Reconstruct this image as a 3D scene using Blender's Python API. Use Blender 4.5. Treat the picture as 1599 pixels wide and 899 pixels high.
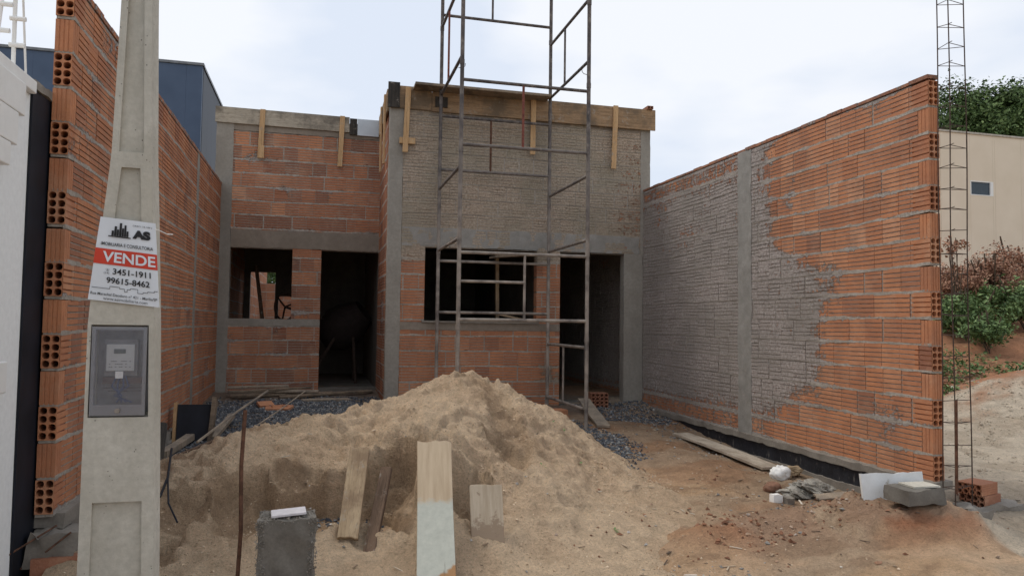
import bpy, bmesh, math, random
import numpy as np
from mathutils import Vector, Matrix
random.seed(7); rng = np.random.default_rng(7)
for o in list(bpy.data.objects): bpy.data.objects.remove(o)
SC = bpy.context.scene; COL = SC.collection
R_ = math.radians

# ------------------------------------------------------------------ camera, world, sun, exposure
CZ = 1.15
F_, YAW, PIT, ROL = 1150.0, .254, .048, .013
vF = Vector((math.sin(YAW)*math.cos(PIT), math.cos(YAW)*math.cos(PIT), math.sin(PIT)))
vR = Vector((math.cos(YAW), -math.sin(YAW), 0)); vU = vR.cross(vF)
R2 = vR*math.cos(ROL)+vU*math.sin(ROL); U2 = -vR*math.sin(ROL)+vU*math.cos(ROL)
cam = bpy.data.cameras.new('camera'); camo = bpy.data.objects.new('camera', cam); COL.objects.link(camo)
camo.matrix_world = Matrix(((R2.x, U2.x, -vF.x, 0), (R2.y, U2.y, -vF.y, 0), (R2.z, U2.z, -vF.z, CZ), (0, 0, 0, 1)))
cam.sensor_width = 36; cam.lens = F_/1599*36; cam.clip_end = 2000; cam.clip_start = .05
SC.camera = camo

def P(x, y, **k):
    """point of the place seen at photo pixel x,y on a plane X=, Y= or Z="""
    d = vF*F_+R2*(x-799.5)-U2*(y-449.5); (a, v), = k.items(); i = 'XYZ'.index(a)
    c = Vector((0, 0, CZ)); return c+d*((v-c[i])/d[i])

SUN_EL, SUN_AZ = R_(58), R_(318)      # azimuth clockwise from +Y: ahead and to the left, behind thin cloud
w = bpy.data.worlds.new('World'); SC.world = w; w.use_nodes = True
nt = w.node_tree; nt.nodes.clear()
def N(t, **k):
    n = nt.nodes.new(t)
    for a, b in k.items(): setattr(n, a, b)
    return n
out = N('ShaderNodeOutputWorld'); bg = N('ShaderNodeBackground'); sky = N('ShaderNodeTexSky')
sky.sky_type = 'NISHITA'; sky.sun_disc = False; sky.sun_elevation = SUN_EL; sky.sun_rotation = SUN_AZ
tc = N('ShaderNodeTexCoord'); mp = N('ShaderNodeMapping'); mp.inputs['Scale'].default_value = (1, 1, 2.6)
ns = N('ShaderNodeTexNoise'); ns.inputs['Scale'].default_value = 3.0; ns.inputs['Detail'].default_value = 5; ns.inputs['Roughness'].default_value = .45
cr = N('ShaderNodeValToRGB'); cr.color_ramp.elements[0].position = .40; cr.color_ramp.elements[0].color = (6.25, 6.8, 7.75, 1)
cr.color_ramp.elements[1].position = .56; cr.color_ramp.elements[1].color = (7.75, 7.95, 8.35, 1)
mx = N('ShaderNodeMixRGB'); mx.inputs[0].default_value = .93
L = nt.links.new
L(tc.outputs['Generated'], mp.inputs[0]); L(mp.outputs[0], ns.inputs['Vector']); L(ns.outputs['Fac'], cr.inputs[0])
L(sky.outputs[0], mx.inputs[1]); L(cr.outputs[0], mx.inputs[2]); L(mx.outputs[0], bg.inputs[0]); L(bg.outputs[0], out.inputs[0])
bg.inputs[1].default_value = .1
sl = bpy.data.lights.new('sun', 'SUN'); sl.energy = 1.5; sl.angle = R_(20); sl.color = (1, .93, .82)
so = bpy.data.objects.new('sun', sl); COL.objects.link(so)
sd = Vector((math.sin(SUN_AZ)*math.cos(SUN_EL), math.cos(SUN_AZ)*math.cos(SUN_EL), math.sin(SUN_EL)))
so.rotation_euler = sd.to_track_quat('Z', 'Y').to_euler()
SC.view_settings.view_transform = 'Standard'; SC.view_settings.look = 'None'
SC.view_settings.exposure = 0.32; SC.view_settings.gamma = 1; SC.view_settings.use_curve_mapping = False
SC.render.engine = 'CYCLES'

# ------------------------------------------------------------------ helpers
def tag(o, label=None, cat=None, group=None, kind=None):
    if label: o['label'] = label
    if cat: o['category'] = cat
    if group: o['group'] = group
    if kind: o['kind'] = kind
    return o
def empty(name, loc=(0, 0, 0), rz=0):
    o = bpy.data.objects.new(name, None); COL.objects.link(o); o.location = loc; o.rotation_euler = (0, 0, rz)
    o.empty_display_size = .1
    return o
def copy_tree(o, parent=None):
    c = o.copy(); COL.objects.link(c)
    if parent: c.parent = parent
    for ch in list(o.children): copy_tree(ch, c)
    return c

class MB:
    def __init__(s): s.v = []; s.f = []; s.a = {}; s.n = 0
    def add(s, vs, fs, **at):
        vs = np.asarray(vs, float); s.v.append(vs); k = s.n
        s.f += [tuple(i+k for i in f) for f in fs]; s.n += len(vs)
        for a, x in at.items():
            arr = np.full(len(vs), x, float) if np.isscalar(x) else np.asarray(x, float)
            s.a.setdefault(a, []).append((k, arr))
        return s
    def box(s, x0, x1, y0, y1, z0, z1, **at):
        v = [(x, y, z) for z in (z0, z1) for y in (y0, y1) for x in (x0, x1)]
        return s.add(v, [(0, 2, 3, 1), (4, 5, 7, 6), (0, 1, 5, 4), (2, 6, 7, 3), (0, 4, 6, 2), (1, 3, 7, 5)], **at)
    def obox(s, M, sx, sy, sz, **at):
        """box centred at M's origin"""
        v = [M @ Vector((x*sx/2, y*sy/2, z*sz/2)) for z in (-1, 1) for y in (-1, 1) for x in (-1, 1)]
        return s.add([tuple(p) for p in v], [(0, 2, 3, 1), (4, 5, 7, 6), (0, 1, 5, 4), (2, 6, 7, 3), (0, 4, 6, 2), (1, 3, 7, 5)], **at)
    def tube(s, a, b, r, r2=None, n=8, cap=True, **at):
        a = Vector(a); b = Vector(b); d = (b-a).normalized(); r2 = r if r2 is None else r2
        u = d.orthogonal().normalized(); w_ = d.cross(u); v = []
        for c, q in ((a, r), (b, r2)):
            for i in range(n):
                t = 2*math.pi*i/n; v.append(tuple(c+(u*math.cos(t)+w_*math.sin(t))*q))
        f = [(i, (i+1) % n, n+(i+1) % n, n+i) for i in range(n)]
        if cap: f += [tuple(range(n))[::-1], tuple(range(n, 2*n))]
        return s.add(v, f, **at)
    def path(s, pts, r, n=6, **at):
        pts = [Vector(p) for p in pts]; v = []; f = []; u = None
        for k, p in enumerate(pts):
            d = (pts[min(k+1, len(pts)-1)]-pts[max(k-1, 0)]).normalized()
            u = d.orthogonal().normalized() if u is None else (u-d*u.dot(d)).normalized()
            w_ = d.cross(u)
            for i in range(n):
                t = 2*math.pi*i/n; v.append(tuple(p+(u*math.cos(t)+w_*math.sin(t))*r))
        for k in range(len(pts)-1):
            for i in range(n): f.append((k*n+i, k*n+(i+1) % n, (k+1)*n+(i+1) % n, (k+1)*n+i))
        f += [tuple(range(n))[::-1], tuple(range((len(pts)-1)*n, len(pts)*n))]
        return s.add(v, f, **at)
    def build(s, name, mat, parent=None, smooth=False, bevel=0):
        me = bpy.data.meshes.new(name)
        V = np.concatenate(s.v) if s.v else np.zeros((0, 3))
        if parent is not None:
            t = parent; loc = Vector((0, 0, 0))
            while t is not None: loc = loc+t.location; t = t.parent
            V = V-np.array(loc)
        me.from_pydata(V.tolist(), [], s.f)
        for a, lst in s.a.items():
            arr = np.zeros(len(V), np.float32)
            for k, x in lst: arr[k:k+len(x)] = x
            at = me.attributes.new(a, 'FLOAT', 'POINT'); at.data.foreach_set('value', arr)
        me.materials.append(mat)
        if smooth: me.shade_smooth()
        me.update()
        o = bpy.data.objects.new(name, me); COL.objects.link(o)
        if parent is not None: o.parent = parent
        if bevel:
            m = o.modifiers.new('bevel', 'BEVEL'); m.width = bevel; m.segments = 2; m.limit_method = 'ANGLE'
        return o

def vnoise(x, y, seed=0):
    x = np.asarray(x, float); y = np.asarray(y, float)
    xi = np.floor(x).astype(np.int64); yi = np.floor(y).astype(np.int64); fx = x-xi; fy = y-yi
    fx = fx*fx*(3-2*fx); fy = fy*fy*(3-2*fy)
    def h(a, b):
        n = (a*374761393+b*668265263+seed*974634777) & 0xffffffff
        n = ((n ^ (n >> 13))*1274126177) & 0xffffffff
        return ((n ^ (n >> 16)) & 0xffff)/65535.0
    return (h(xi, yi)*(1-fx)+h(xi+1, yi)*fx)*(1-fy)+(h(xi, yi+1)*(1-fx)+h(xi+1, yi+1)*fx)*fy
def fbm(x, y, oct=4, seed=0, rough=.5):
    t = 0; a = 1; s = 0
    for i in range(oct): t = t+a*vnoise(x*2**i, y*2**i, seed+i*17); s += a; a *= rough
    return t/s
def sst(a, b, x): t = np.clip((x-a)/(b-a), 0, 1); return t*t*(3-2*t)

# ------------------------------------------------------------------ materials
class NT:
    def __init__(s, name):
        s.m = bpy.data.materials.new(name); s.m.use_nodes = True; s.t = s.m.node_tree; s.b = s.t.nodes['Principled BSDF']
        s.b.inputs['Specular IOR Level'].default_value = .25; s.b.inputs['Roughness'].default_value = .85
        s.tc = s.t.nodes.new('ShaderNodeTexCoord')
    def n(s, t, **k):
        n = s.t.nodes.new(t)
        for a, b in k.items(): setattr(n, a, b)
        return n
    def l(s, a, b): s.t.links.new(a, b)
    def noise(s, sc, det=4, rough=.55, scale=None, off=(0, 0, 0)):
        n = s.n('ShaderNodeTexNoise'); n.inputs['Scale'].default_value = sc; n.inputs['Detail'].default_value = det; n.inputs['Roughness'].default_value = rough
        m = s.n('ShaderNodeMapping'); m.inputs['Location'].default_value = off
        if scale: m.inputs['Scale'].default_value = scale
        s.l(s.tc.outputs['Object'], m.inputs[0]); s.l(m.outputs[0], n.inputs['Vector'])
        return n.outputs['Fac']
    def ramp(s, fac, stops, interp='LINEAR'):
        r = s.n('ShaderNodeValToRGB'); r.color_ramp.interpolation = interp; e = r.color_ramp.elements
        while len(e) < len(stops): e.new(.5)
        for i, (p, c) in enumerate(stops):
            e[i].position = p; e[i].color = (*(c if hasattr(c, '__len__') else (c, c, c)), 1)
        s.l(fac, r.inputs[0]); return r.outputs[0]
    def mix(s, fac, a, b, mode='MIX'):
        m = s.n('ShaderNodeMixRGB', blend_type=mode)
        for i, x in enumerate((fac, a, b)):
            if hasattr(x, 'is_output') or hasattr(x, 'links'): s.l(x, m.inputs[i])
            elif i == 0: m.inputs[0].default_value = x
            else: m.inputs[i].default_value = (*x, 1)
        return m.outputs[0]
    def math(s, op, a, b=0, c=0):
        m = s.n('ShaderNodeMath', operation=op)
        for i, x in enumerate((a, b, c)):
            if hasattr(x, 'links'): s.l(x, m.inputs[i])
            else: m.inputs[i].default_value = x
        return m.outputs[0]
    def attr(s, name):
        a = s.n('ShaderNodeAttribute'); a.attribute_name = name; return a
    def bump(s, h, st=.5, d=.01):
        b = s.n('ShaderNodeBump'); b.inputs['Strength'].default_value = st; b.inputs['Distance'].default_value = d
        s.l(h, b.inputs['Height']); s.l(b.outputs[0], s.b.inputs['Normal'])
    def col(s, c): s.l(c, s.b.inputs['Base Color'])
    def rough(s, v): s.b.inputs['Roughness'].default_value = v

def concrete(name, a, b, sc=3, stain=.5, pores=False):
    t = NT(name); n1 = t.noise(sc, 6, .6); n2 = t.noise(sc*9, 5, .7); n3 = t.noise(sc*.6, 3, .5, scale=(1, 1, .25), off=(3, 1, 2))
    c = t.ramp(n1, [(.3, a), (.7, b)]); c = t.mix(t.ramp(n2, [(.35, .5), (.7, 0)]), c, tuple(x*.72 for x in a))
    c = t.mix(t.ramp(n3, [(.45, 0), (.75, stain)]), c, tuple(x*.6 for x in a))
    if pores:
        v = t.n('ShaderNodeTexVoronoi'); v.inputs['Scale'].default_value = 38; t.l(t.tc.outputs['Object'], v.inputs['Vector'])
        n4 = t.noise(9, 2); pm = t.math('MULTIPLY', t.ramp(v.outputs['Distance'], [(.05, 1), (.14, 0)]), t.ramp(n4, [(.5, 0), (.56, 1)]))
        c = t.mix(pm, c, (.05, .045, .04))
    t.col(c); h = t.math('ADD', t.math('MULTIPLY', n2, .6), n1); t.bump(h, .6, .006); return t.m

def brick_material(name, warm=0.0, nsc=16, namp=1.5):
    t = NT(name)
    rnd = t.attr('rnd').outputs['Fac']; cem = t.attr('cem').outputs['Fac']; bv = t.attr('bv').outputs['Fac']
    n1 = t.noise(7, 4, .6); nf = t.noise(60, 4, .7); nc = t.noise(nsc, 7, .78, off=(5, 2, 1)); nl = t.noise(2.2, 3, .5)
    c = t.ramp(rnd, [(0, (.13, .052, .035)), (.25, (.24, .083, .045)), (.5, (.42, .15, .064)), (.8, (.53, .205, .085)), (1, (.60, .29, .155))])
    c = t.mix(t.ramp(n1, [(.35, .5), (.62, 0)]), c, (.29, .11, .058))
    c = t.mix(t.ramp(t.noise(4.5, 5, .7, off=(8, 3, 1)), [(.52, 0), (.72, .5)]), c, (.55, .33, .21))
    c = t.mix(t.ramp(nf, [(.4, .0), (.8, .35)]), c, (.46, .24, .15))
    c = t.mix(t.ramp(nl, [(.5, 0), (.75, .35)]), c, (.17, .09, .062))
    c = t.mix(.13, c, (.46, .34, .26))
    # cement smears close to bed joints and splatter where the cem attribute says
    edge = t.ramp(bv, [(0, .36), (.14, .0), (.86, .0), (1, .36)])
    m = t.math('ADD', t.math('ADD', cem, edge), t.math('MULTIPLY', t.math('SUBTRACT', nc, .5), namp))
    m = t.ramp(m, [(.46, 0), (.54, 1)])
    g = t.ramp(t.noise(35, 5, .75, off=(1, 7, 3)), [(.3, (.14+.01*warm, .13, .118-.02*warm)), (.5, (.40+.0*warm, .345-.03*warm, .32-.075*warm)), (.70, (.55-.03*warm, .53-.06*warm, .50-.12*warm))])
    g = t.mix(t.ramp(t.noise(1.7, 5, .65, off=(9, 1, 4)), [(.38, .55), (.62, 0)]), g, (.25+.0*warm, .23, .205-.03*warm))
    c = t.mix(m, c, g); t.col(c); t.rough(.9)
    h = t.math('ADD', t.math('MULTIPLY', nf, .35), t.math('MULTIPLY', m, t.noise(42, 5, .8)))
    t.bump(h, 1.0, .016); return t.m

def mortar_material():
    t = NT('mortar'); n = t.noise(28, 6, .75); n2 = t.noise(3, 3)
    c = t.ramp(n, [(.3, (.23, .205, .175)), (.5, (.39, .355, .31)), (.72, (.52, .48, .43))]); c = t.mix(t.ramp(n2, [(.4, 0), (.7, .5)]), c, (.22, .18, .145))
    t.col(c); t.bump(n, 1, .012); return t.m

def wood(name, a, b, ax=0, stain=None, stain_c=(.1, .09, .08), nails=False):
    t = NT(name); sc = [14, 14, 14]; sc[ax] = 1.1
    n1 = t.noise(2.2, 6, .65, scale=tuple(sc)); n2 = t.noise(5, 3, .5, scale=tuple(4 if i == ax else 30 for i in range(3)))
    c = t.ramp(n1, [(.28, a), (.72, b)]); c = t.mix(t.ramp(n2, [(.55, 0), (.7, .55)]), c, tuple(x*.45 for x in a))
    if stain:
        n3 = t.noise(stain, 5, .65, off=(2, 2, 2)); c = t.mix(t.ramp(n3, [(.46, 0), (.6, .85)]), c, stain_c)
    n4 = t.noise(3.0, 4, .8, scale=tuple(.5 if i == ax else 60 for i in range(3)), off=(1, 4, 2)); c = t.mix(t.ramp(n4, [(.60, 0), (.64, .75)]), c, tuple(x*.25 for x in a))
    c = t.mix(t.ramp(t.noise(11, 5, .75, off=(6, 2, 9)), [(.58, 0), (.66, .6)]), c, (.33, .30, .26))
    t.col(c); t.bump(n1, .8, .005); return t.m

def plain(name, c, rough=.7, metal=0, var=.25, sc=12):
    t = NT(name); n = t.noise(sc, 5, .6); t.col(t.ramp(n, [(.3, tuple(x*(1-var) for x in c)), (.7, tuple(min(1, x*(1+var)) for x in c))]))
    t.rough(rough); t.b.inputs['Metallic'].default_value = metal; t.bump(n, .25, .003); return t.m

def soil_material(name, fine=1.0):
    t = NT(name); a = t.attr('Col'); n = t.noise(55, 7, .78); n2 = t.noise(9, 6, .7); n3 = t.noise(230, 3, .7)
    k = t.ramp(n, [(.30, .50), (.44, 1.0), (.75, 1.30)]); c = t.mix(1, a.outputs['Color'], k, 'MULTIPLY')
    c = t.mix(1, c, t.ramp(n2, [(.3, .80), (.6, 1.10)]), 'MULTIPLY'); c = t.mix(1, c, t.ramp(n3, [(.3, .78), (.65, 1.15)]), 'MULTIPLY')
    t.col(c); t.rough(.95); t.b.inputs['Specular IOR Level'].default_value = .1
    h = t.math('ADD', t.math('MULTIPLY', n2, 2.2), t.math('ADD', n, t.math('MULTIPLY', n3, .35))); t.bump(h, 1.0, .034*fine); return t.m

M = {}
M['brick'] = brick_material('hollow_brick'); M['brick_house'] = brick_material('house_brick', 1.0); M['mortar'] = mortar_material()
M['conc'] = concrete('cast_concrete', (.26, .24, .21), (.36, .34, .30), 3, .5)
M['conc_brown'] = concrete('old_formed_concrete', (.22, .185, .15), (.31, .27, .225), 2, .5)
M['cement'] = concrete('cement_splatter', (.25, .24, .22), (.38, .365, .34), 9, .3)
M['pole'] = concrete('pole_concrete', (.47, .445, .38), (.64, .62, .55), 3.5, .5, pores=True)
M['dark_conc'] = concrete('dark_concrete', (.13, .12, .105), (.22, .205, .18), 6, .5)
M['rough_conc'] = concrete('rough_concrete', (.20, .18, .155), (.34, .31, .27), 7, .4)
M['bitumen'] = NT('bitumen')
_t = M['bitumen']; _n = _t.noise(9, 5, .7); _n2 = _t.noise(22, 5, .7, scale=(1, 1, .35))
_t.col(_t.mix(_t.ramp(_n2, [(.6, 0), (.68, .7)]), _t.ramp(_n, [(.3, (.012, .013, .017)), (.7, (.03, .032, .04))]), (.16, .15, .14))); _t.rough(.55); _t.bump(_n, .5, .01); M['bitumen'] = _t.m
M['bitumen_plain'] = plain('black_paint', (.011, .013, .02), .6, 0, .4, 4)
M['steel'] = NT('scaffold_steel')
_t = M['steel']; _n = _t.noise(14, 5, .7, scale=(1, 1, .6)); _n2 = _t.noise(5, 4, .6)
_c = _t.ramp(_n, [(.4, (.045, .042, .045)), (.55, (.10, .085, .08)), (.7, (.21, .19, .17))])
_z = _t.n('ShaderNodeSeparateXYZ'); _t.l(_t.tc.outputs['Object'], _z.inputs[0])
_low = _t.math('MULTIPLY', _t.ramp(_t.math('MULTIPLY', _z.outputs[2], .2), [(.38, 1), (.72, .1)]), _t.ramp(_n2, [(.35, .25), (.6, 1)]))
_t.col(_t.mix(_low, _c, (.33, .29, .25))); _t.rough(.6); _t.bump(_n, .5, .003); M['steel'] = _t.m
M['rust'] = plain('rusty_steel', (.11, .055, .035), .8, .2, .5, 30)
M['rust_red'] = plain('red_primed_steel', (.17, .055, .04), .7, .1, .4, 30)
M['rebar'] = plain('rebar_steel', (.075, .052, .042), .75, .3, .5, 40)
M['form_pale'] = wood('weathered_formwork', (.30, .265, .21), (.48, .43, .35), 0, 2.0, (.13, .115, .095))
M['form_brown'] = wood('brown_formwork', (.20, .13, .075), (.40, .27, .16), 0, 1.6, (.13, .10, .07))
M['form_white'] = plain('pale_blue_board', (.50, .56, .62), .6, 0, .08, 5)
M['batten'] = wood('new_pine', (.42, .26, .13), (.56, .38, .21), 2)
M['board_z'] = wood('worn_board', (.30, .215, .13), (.47, .36, .235), 2, 3.0, (.22, .15, .095))
M['board_dark'] = wood('wet_board', (.085, .055, .036), (.17, .11, .075), 2)
M['board_x'] = wood('grey_plank', (.25, .20, .15), (.42, .35, .27), 1, 3.5, (.2, .17, .14))
M['board_xx'] = wood('grey_brown_plank', (.18, .135, .095), (.30, .235, .17), 0, 3.5, (.11, .09, .07))
M['plank_pale'] = wood('pale_plank', (.36, .31, .25), (.54, .47, .38), 2, 3.5, (.28, .23, .18))
M['board_burnt'] = wood('blackened_board', (.02, .02, .02), (.07, .06, .05), 2)
M['white'] = plain('white_render', (.80, .82, .82), .8, 0, .05, 30)
M['white_plain'] = plain('white_paint', (.78, .78, .76), .6, 0, .04, 10)
M['soil'] = soil_material('soil'); M['sand'] = soil_material('sand', 1.25)

# ------------------------------------------------------------------ terrain
_Yk = [-60, 2.5, 3.5, 4.5, 5.5, 6.5, 8, 9.5, 11, 16, 60]; _Zk = [-.75, -.5, -.45, -.36, -.28, -.2, -.07, .03, .11, .1, .1]
def ground_z(X, Y):
    X = np.asarray(X, float); Y = np.asarray(Y, float)
    z = np.interp(Y, _Yk, _Zk)
    z = z+.10*sst(2.8, 4.0, X)*sst(5.6, 4.6, Y)
    inside = sst(4.62, 4.4, X)
    z = z-.09*sst(3.6, 4.3, X)*inside*sst(6, 7.5, Y)*sst(9.8, 9.0, Y)
    # outside the right wall: a sandy shelf, then a rising bank of earth
    r = sst(4.45, 4.62, X)
    shelf = np.interp(Y, [3.5, 4.4, 4.75, 5.1, 7, 9, 11], [-.06, -.05, -.02, .07, .06, .02, .0])
    d = Y*.95+(X-5)*.28
    bank = np.interp(d, [9.5, 11, 13, 16, 20, 30, 80], [0, .18, .55, 1.35, 2.0, 2.4, 2.6])
    z = z+r*(shelf+bank*sst(4.6, 5.6, X))
    z = z+r*bank*0
    pm = np.exp(-(((X-9.5)/1.3)**2+((Y-7.8)/1.2)**2))*.68          # pale dirt heap at the far right
    z = z+pm*r
    z = z-.1*sst(-1.4, -1.5, X)*0
    m = sst(30, 12, np.hypot(X-2, Y-6))
    z = z+m*((fbm(X*1.6, Y*1.6, 4, 3)-.5)*.08+(fbm(X*7, Y*7, 4, 9)-.5)*.035)
    z = z+m*r*sst(8.5, 10, Y)*(fbm(X*2.1, Y*2.1, 5, 31)-.5)*.45
    # little heaps of red clods in front of the right wall end
    for cx, cy, rx, ry, h in [(4.0, 4.75, .55, .2, .1), (3.1, 4.85, .5, .22, .07), (2.7, 4.7, .4, .15, .05), (4.45, 4.40, .38, .2, .13), (3.85, 4.45, .35, .15, .08), (3.9, 4.9, .3, .12, .06)]:
        q = np.exp(-(((X-cx)/rx)**2+((Y-cy)/ry)**2)); z = z+q*h*(.5+1.2*fbm(X*14, Y*14, 3, 5))
    z = z+.5*dents(X, Y, YDENTS)
    return z

CONES = [(1.42, 7.0, .71, .62), (1.15, 6.95, .63, .55), (1.2, 6.5, .60, .62), (.98, 5.9, .47, .62), (.80, 5.38, .35, .75), (.75, 5.0, .12, .85),
         (.55, 6.8, .40, .5), (.0, 6.5, .34, .38), (-.45, 6.1, .27, .38), (-1.0, 5.7, .10, .38), (-.5, 5.2, .0, .4), (-1.0, 5.2, -.08, .35), (.1, 5.0, -.05, .5),
         (1.5, 6.3, .36, .7), (1.38, 5.4, .15, .75), (1.2, 4.95, -.06, .65), (1.9, 6.1, -.02, .38), (2.4, 5.8, -.14, .25), (2.0, 5.1, -.24, .25), (1.5, 4.4, -.32, .2), (.2, 4.4, -.27, .3), (-.6, 4.4, -.25, .3)]
_rd = random.Random(12)
DENTS = [(_rd.uniform(-1.3, 3.0), _rd.uniform(4.0, 7.4), _rd.uniform(.05, .13), _rd.uniform(.04, .09), _rd.uniform(0, 3.1), _rd.uniform(.02, .06)) for _ in range(95)]
YDENTS = [(_rd.uniform(.8, 5.8), _rd.uniform(3.7, 8.6), _rd.uniform(.09, .15), _rd.uniform(.045, .07), _rd.uniform(0, 3.1), _rd.uniform(.012, .03)) for _ in range(80)]
def dents(X, Y, D):
    z = np.zeros_like(np.asarray(X, float))
    for cx, cy, rx, ry, a, d in D:
        k = (np.abs(X-cx) < .3) & (np.abs(Y-cy) < .3)
        if not k.any(): continue
        x = X[k]-cx; y = Y[k]-cy; u = (x*math.cos(a)+y*math.sin(a))/rx; v = (-x*math.sin(a)+y*math.cos(a))/ry; q = np.hypot(u, v)
        z[k] += -d*sst(1, .6, q)+d*.35*np.exp(-((q-1.2)/.25)**2)
    return z
HOLLOWS = [(.15, 5.24, .38, .29, .36), (.55, 5.52, .24, .27, .30), (.48, 5.0, .20, .25, .16), (-.42, 5.3, .30, .26, .17), (-.85, 5.15, .2, .2, .10), (-.95, 4.75, .2, .16, .08), (1.0, 4.98, .24, .24, .26), (-.35, 4.92, .30, .13, .09), (1.45, 5.75, .18, .25, .09), (-.1, 5.55, .2, .12, .07)]
def sand_z(X, Y):
    X = np.asarray(X, float); Y = np.asarray(Y, float)
    wx = X+(fbm(X*1.8, Y*1.8, 3, 41)-.5)*.30; wy = Y+(fbm(X*1.8, Y*1.8, 3, 43)-.5)*.30
    k = 16.; acc = 0
    for cx, cy, h, s in CONES:
        d = np.hypot(wx-cx, wy-cy); d = np.sqrt(d*d+.01)-.1
        acc = acc+np.exp(k*(h-s*d))
    z = np.log(acc)/k
    # hollows dug out of the front of the heap, with a crisp upper rim
    for cx, cy, rx, ry, dep in HOLLOWS:
        nx = (X-cx+(fbm(X*4, Y*4, 3, 7)-.5)*.22)/rx; ny = (Y-cy+(fbm(X*4, Y*4, 3, 8)-.5)*.22)/ry
        q = np.hypot(nx, np.where(ny > 0, ny, ny*.55)); z = z-1.25*dep*sst(1.0, .80, q)*(1+.5*sst(.7, 0, q))
    # a slip scar running down from the top
    t = (7.1-Y)/1.4; sx = 1.42+.22*t+.08*np.sin(t*5); q = np.abs(X-sx)/.17
    z = z-.075*sst(1, .55, q)*sst(0, .15, t)*sst(1.1, .8, t)
    # slumped shelves: the sand has slid in small steps with faces toward the street
    for sc_, amp, sd_ in ((1.9, .085, 101), (3.4, .05, 103)):
        t = Y*sc_+X*sc_*.25+fbm(X*1.5, Y*1.5, 4, sd_)*5.0; fr = t-np.floor(t)
        saw = np.where(fr < .16, fr/.16, (1-fr)/.84); mk = sst(.42, .58, fbm(X*1.1+5, Y*1.1, 3, sd_+1))
        z = z+amp*(saw-.5)*mk*sst(-.30, .0, z)
    hm = sst(-.30, .0, z); z = z+dents(X, Y, DENTS)*(.2+.8*hm)
    n = (fbm(X*3, Y*3, 4, 21)-.5)*.12+(np.abs(fbm(X*6, Y*6, 4, 22)-.5))*-.17+(fbm(X*22, Y*22, 3, 25)-.5)*.038
    return z+n*(.25+.75*hm)+.01

def soil_colour(X, Y):
    n = fbm(X*1.3, Y*1.3, 5, 61); n2 = fbm(X*3.1, Y*3.1, 5, 67); n3 = fbm(X*.7+9, Y*.7, 4, 71)
    def C(*c): return np.array(c)[None, :]
    def mix(c, m, d): m = m[:, None]; return c*(1-m)+d*m
    c = np.repeat(C(.64, .45, .295), len(X), 0)
    c = mix(c, sst(.5, .62, n)*.55, C(.52, .34, .20))                    # brownish worn sand
    c = mix(c, sst(6.0, 7.4, Y+(n2-.5)*2)*.8, C(.36, .25, .16))         # trodden earth further in
    c = mix(c, sst(3.0, 3.7, X+(n2-.5)*1.4)*sst(4.3, 5.0, Y)*.7, C(.33, .235, .16))
    c = mix(c, sst(8.2, 9.3, Y+(n2-.5)*1.5)*.7, C(.19, .165, .145))
    red = np.exp(-(((X-3.3)/.8)**2+((Y-4.8)/.38)**2))+np.exp(-(((X-4.3)/.55)**2+((Y-4.4)/.25)**2)); c = mix(c, np.clip(red*1.3*sst(.35, .55, n2+.15), 0, 1)*.85, C(.36, .15, .08))
    c = mix(c, sst(.50, .58, n3)*sst(.8, 2, X)*.6, C(.42, .24, .14)); c = mix(c, sst(.5, .6, fbm(X*.9+31, Y*2.2, 5, 73))*sst(1.2, 2.5, X)*.55, C(.46, .36, .26)); c = mix(c, sst(.58, .64, fbm(X*2.2, Y*5, 4, 74))*sst(1.2, 2.5, X)*.5, C(.30, .19, .12))
    grey = np.exp(-(((X-2.25)/.55)**2+((Y-4.1)/.35)**2)); c = mix(c, np.clip(grey*1.5, 0, 1)*sst(.48, .6, n2)*.7, C(.19, .175, .155))
    r = sst(4.5, 4.65, X)
    c2 = np.repeat(C(.60, .51, .40), len(X), 0)
    c2 = mix(c2, sst(.5, .6, n2)*.4, C(.36, .28, .20))
    c2 = mix(c2, sst(7.9, 9.0, Y*.95+(X-5)*.28+(n2-.5)*2.2), C(.42, .21, .12))
    c2 = mix(c2, sst(.52, .6, n)*sst(9, 10, Y)*.6, C(.13, .10, .06))
    c = c*(1-r[:, None])+c2*r[:, None]
    ap = sst(4.2, 5.2, X+(n2-.5))*sst(4.75, 4.45, Y+(n2-.5)*.25); c = mix(c, ap*.8, C(.68, .54, .38))
    far = sst(20, 40, np.hypot(X, Y)); c = mix(c, far, C(.10, .12, .05))
    return c

def height_sheet(name, xs, ys, zf, mat, colf, cut=None, parent=None):
    Xg, Yg = np.meshgrid(xs, ys); X = Xg.ravel(); Y = Yg.ravel(); Z = zf(X, Y)
    nx, ny = len(xs), len(ys); V = np.stack([X, Y, Z], 1)
    i = np.arange((nx-1)*(ny-1)); r = i//(nx-1); c = i % (nx-1); a = r*nx+c
    Fq = np.stack([a, a+1, a+nx+1, a+nx], 1)
    if cut is not None:
        keep = cut(X, Y, Z)[Fq].any(1); Fq = Fq[keep]
        used = np.unique(Fq); remap = -np.ones(len(V), int); remap[used] = np.arange(len(used)); V = V[used]; Fq = remap[Fq]; X = X[used]; Y = Y[used]
    me = bpy.data.meshes.new(name); me.from_pydata(V.tolist(), [], Fq.tolist())
    col = colf(X, Y); ca = me.color_attributes.new('Col', 'FLOAT_COLOR', 'POINT')
    ca.data.foreach_set('color', np.concatenate([col, np.ones((len(col), 1))], 1).astype(np.float32).ravel())
    me.materials.append(mat); me.shade_smooth(); o = bpy.data.objects.new(name, me); COL.objects.link(o)
    return o
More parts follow.
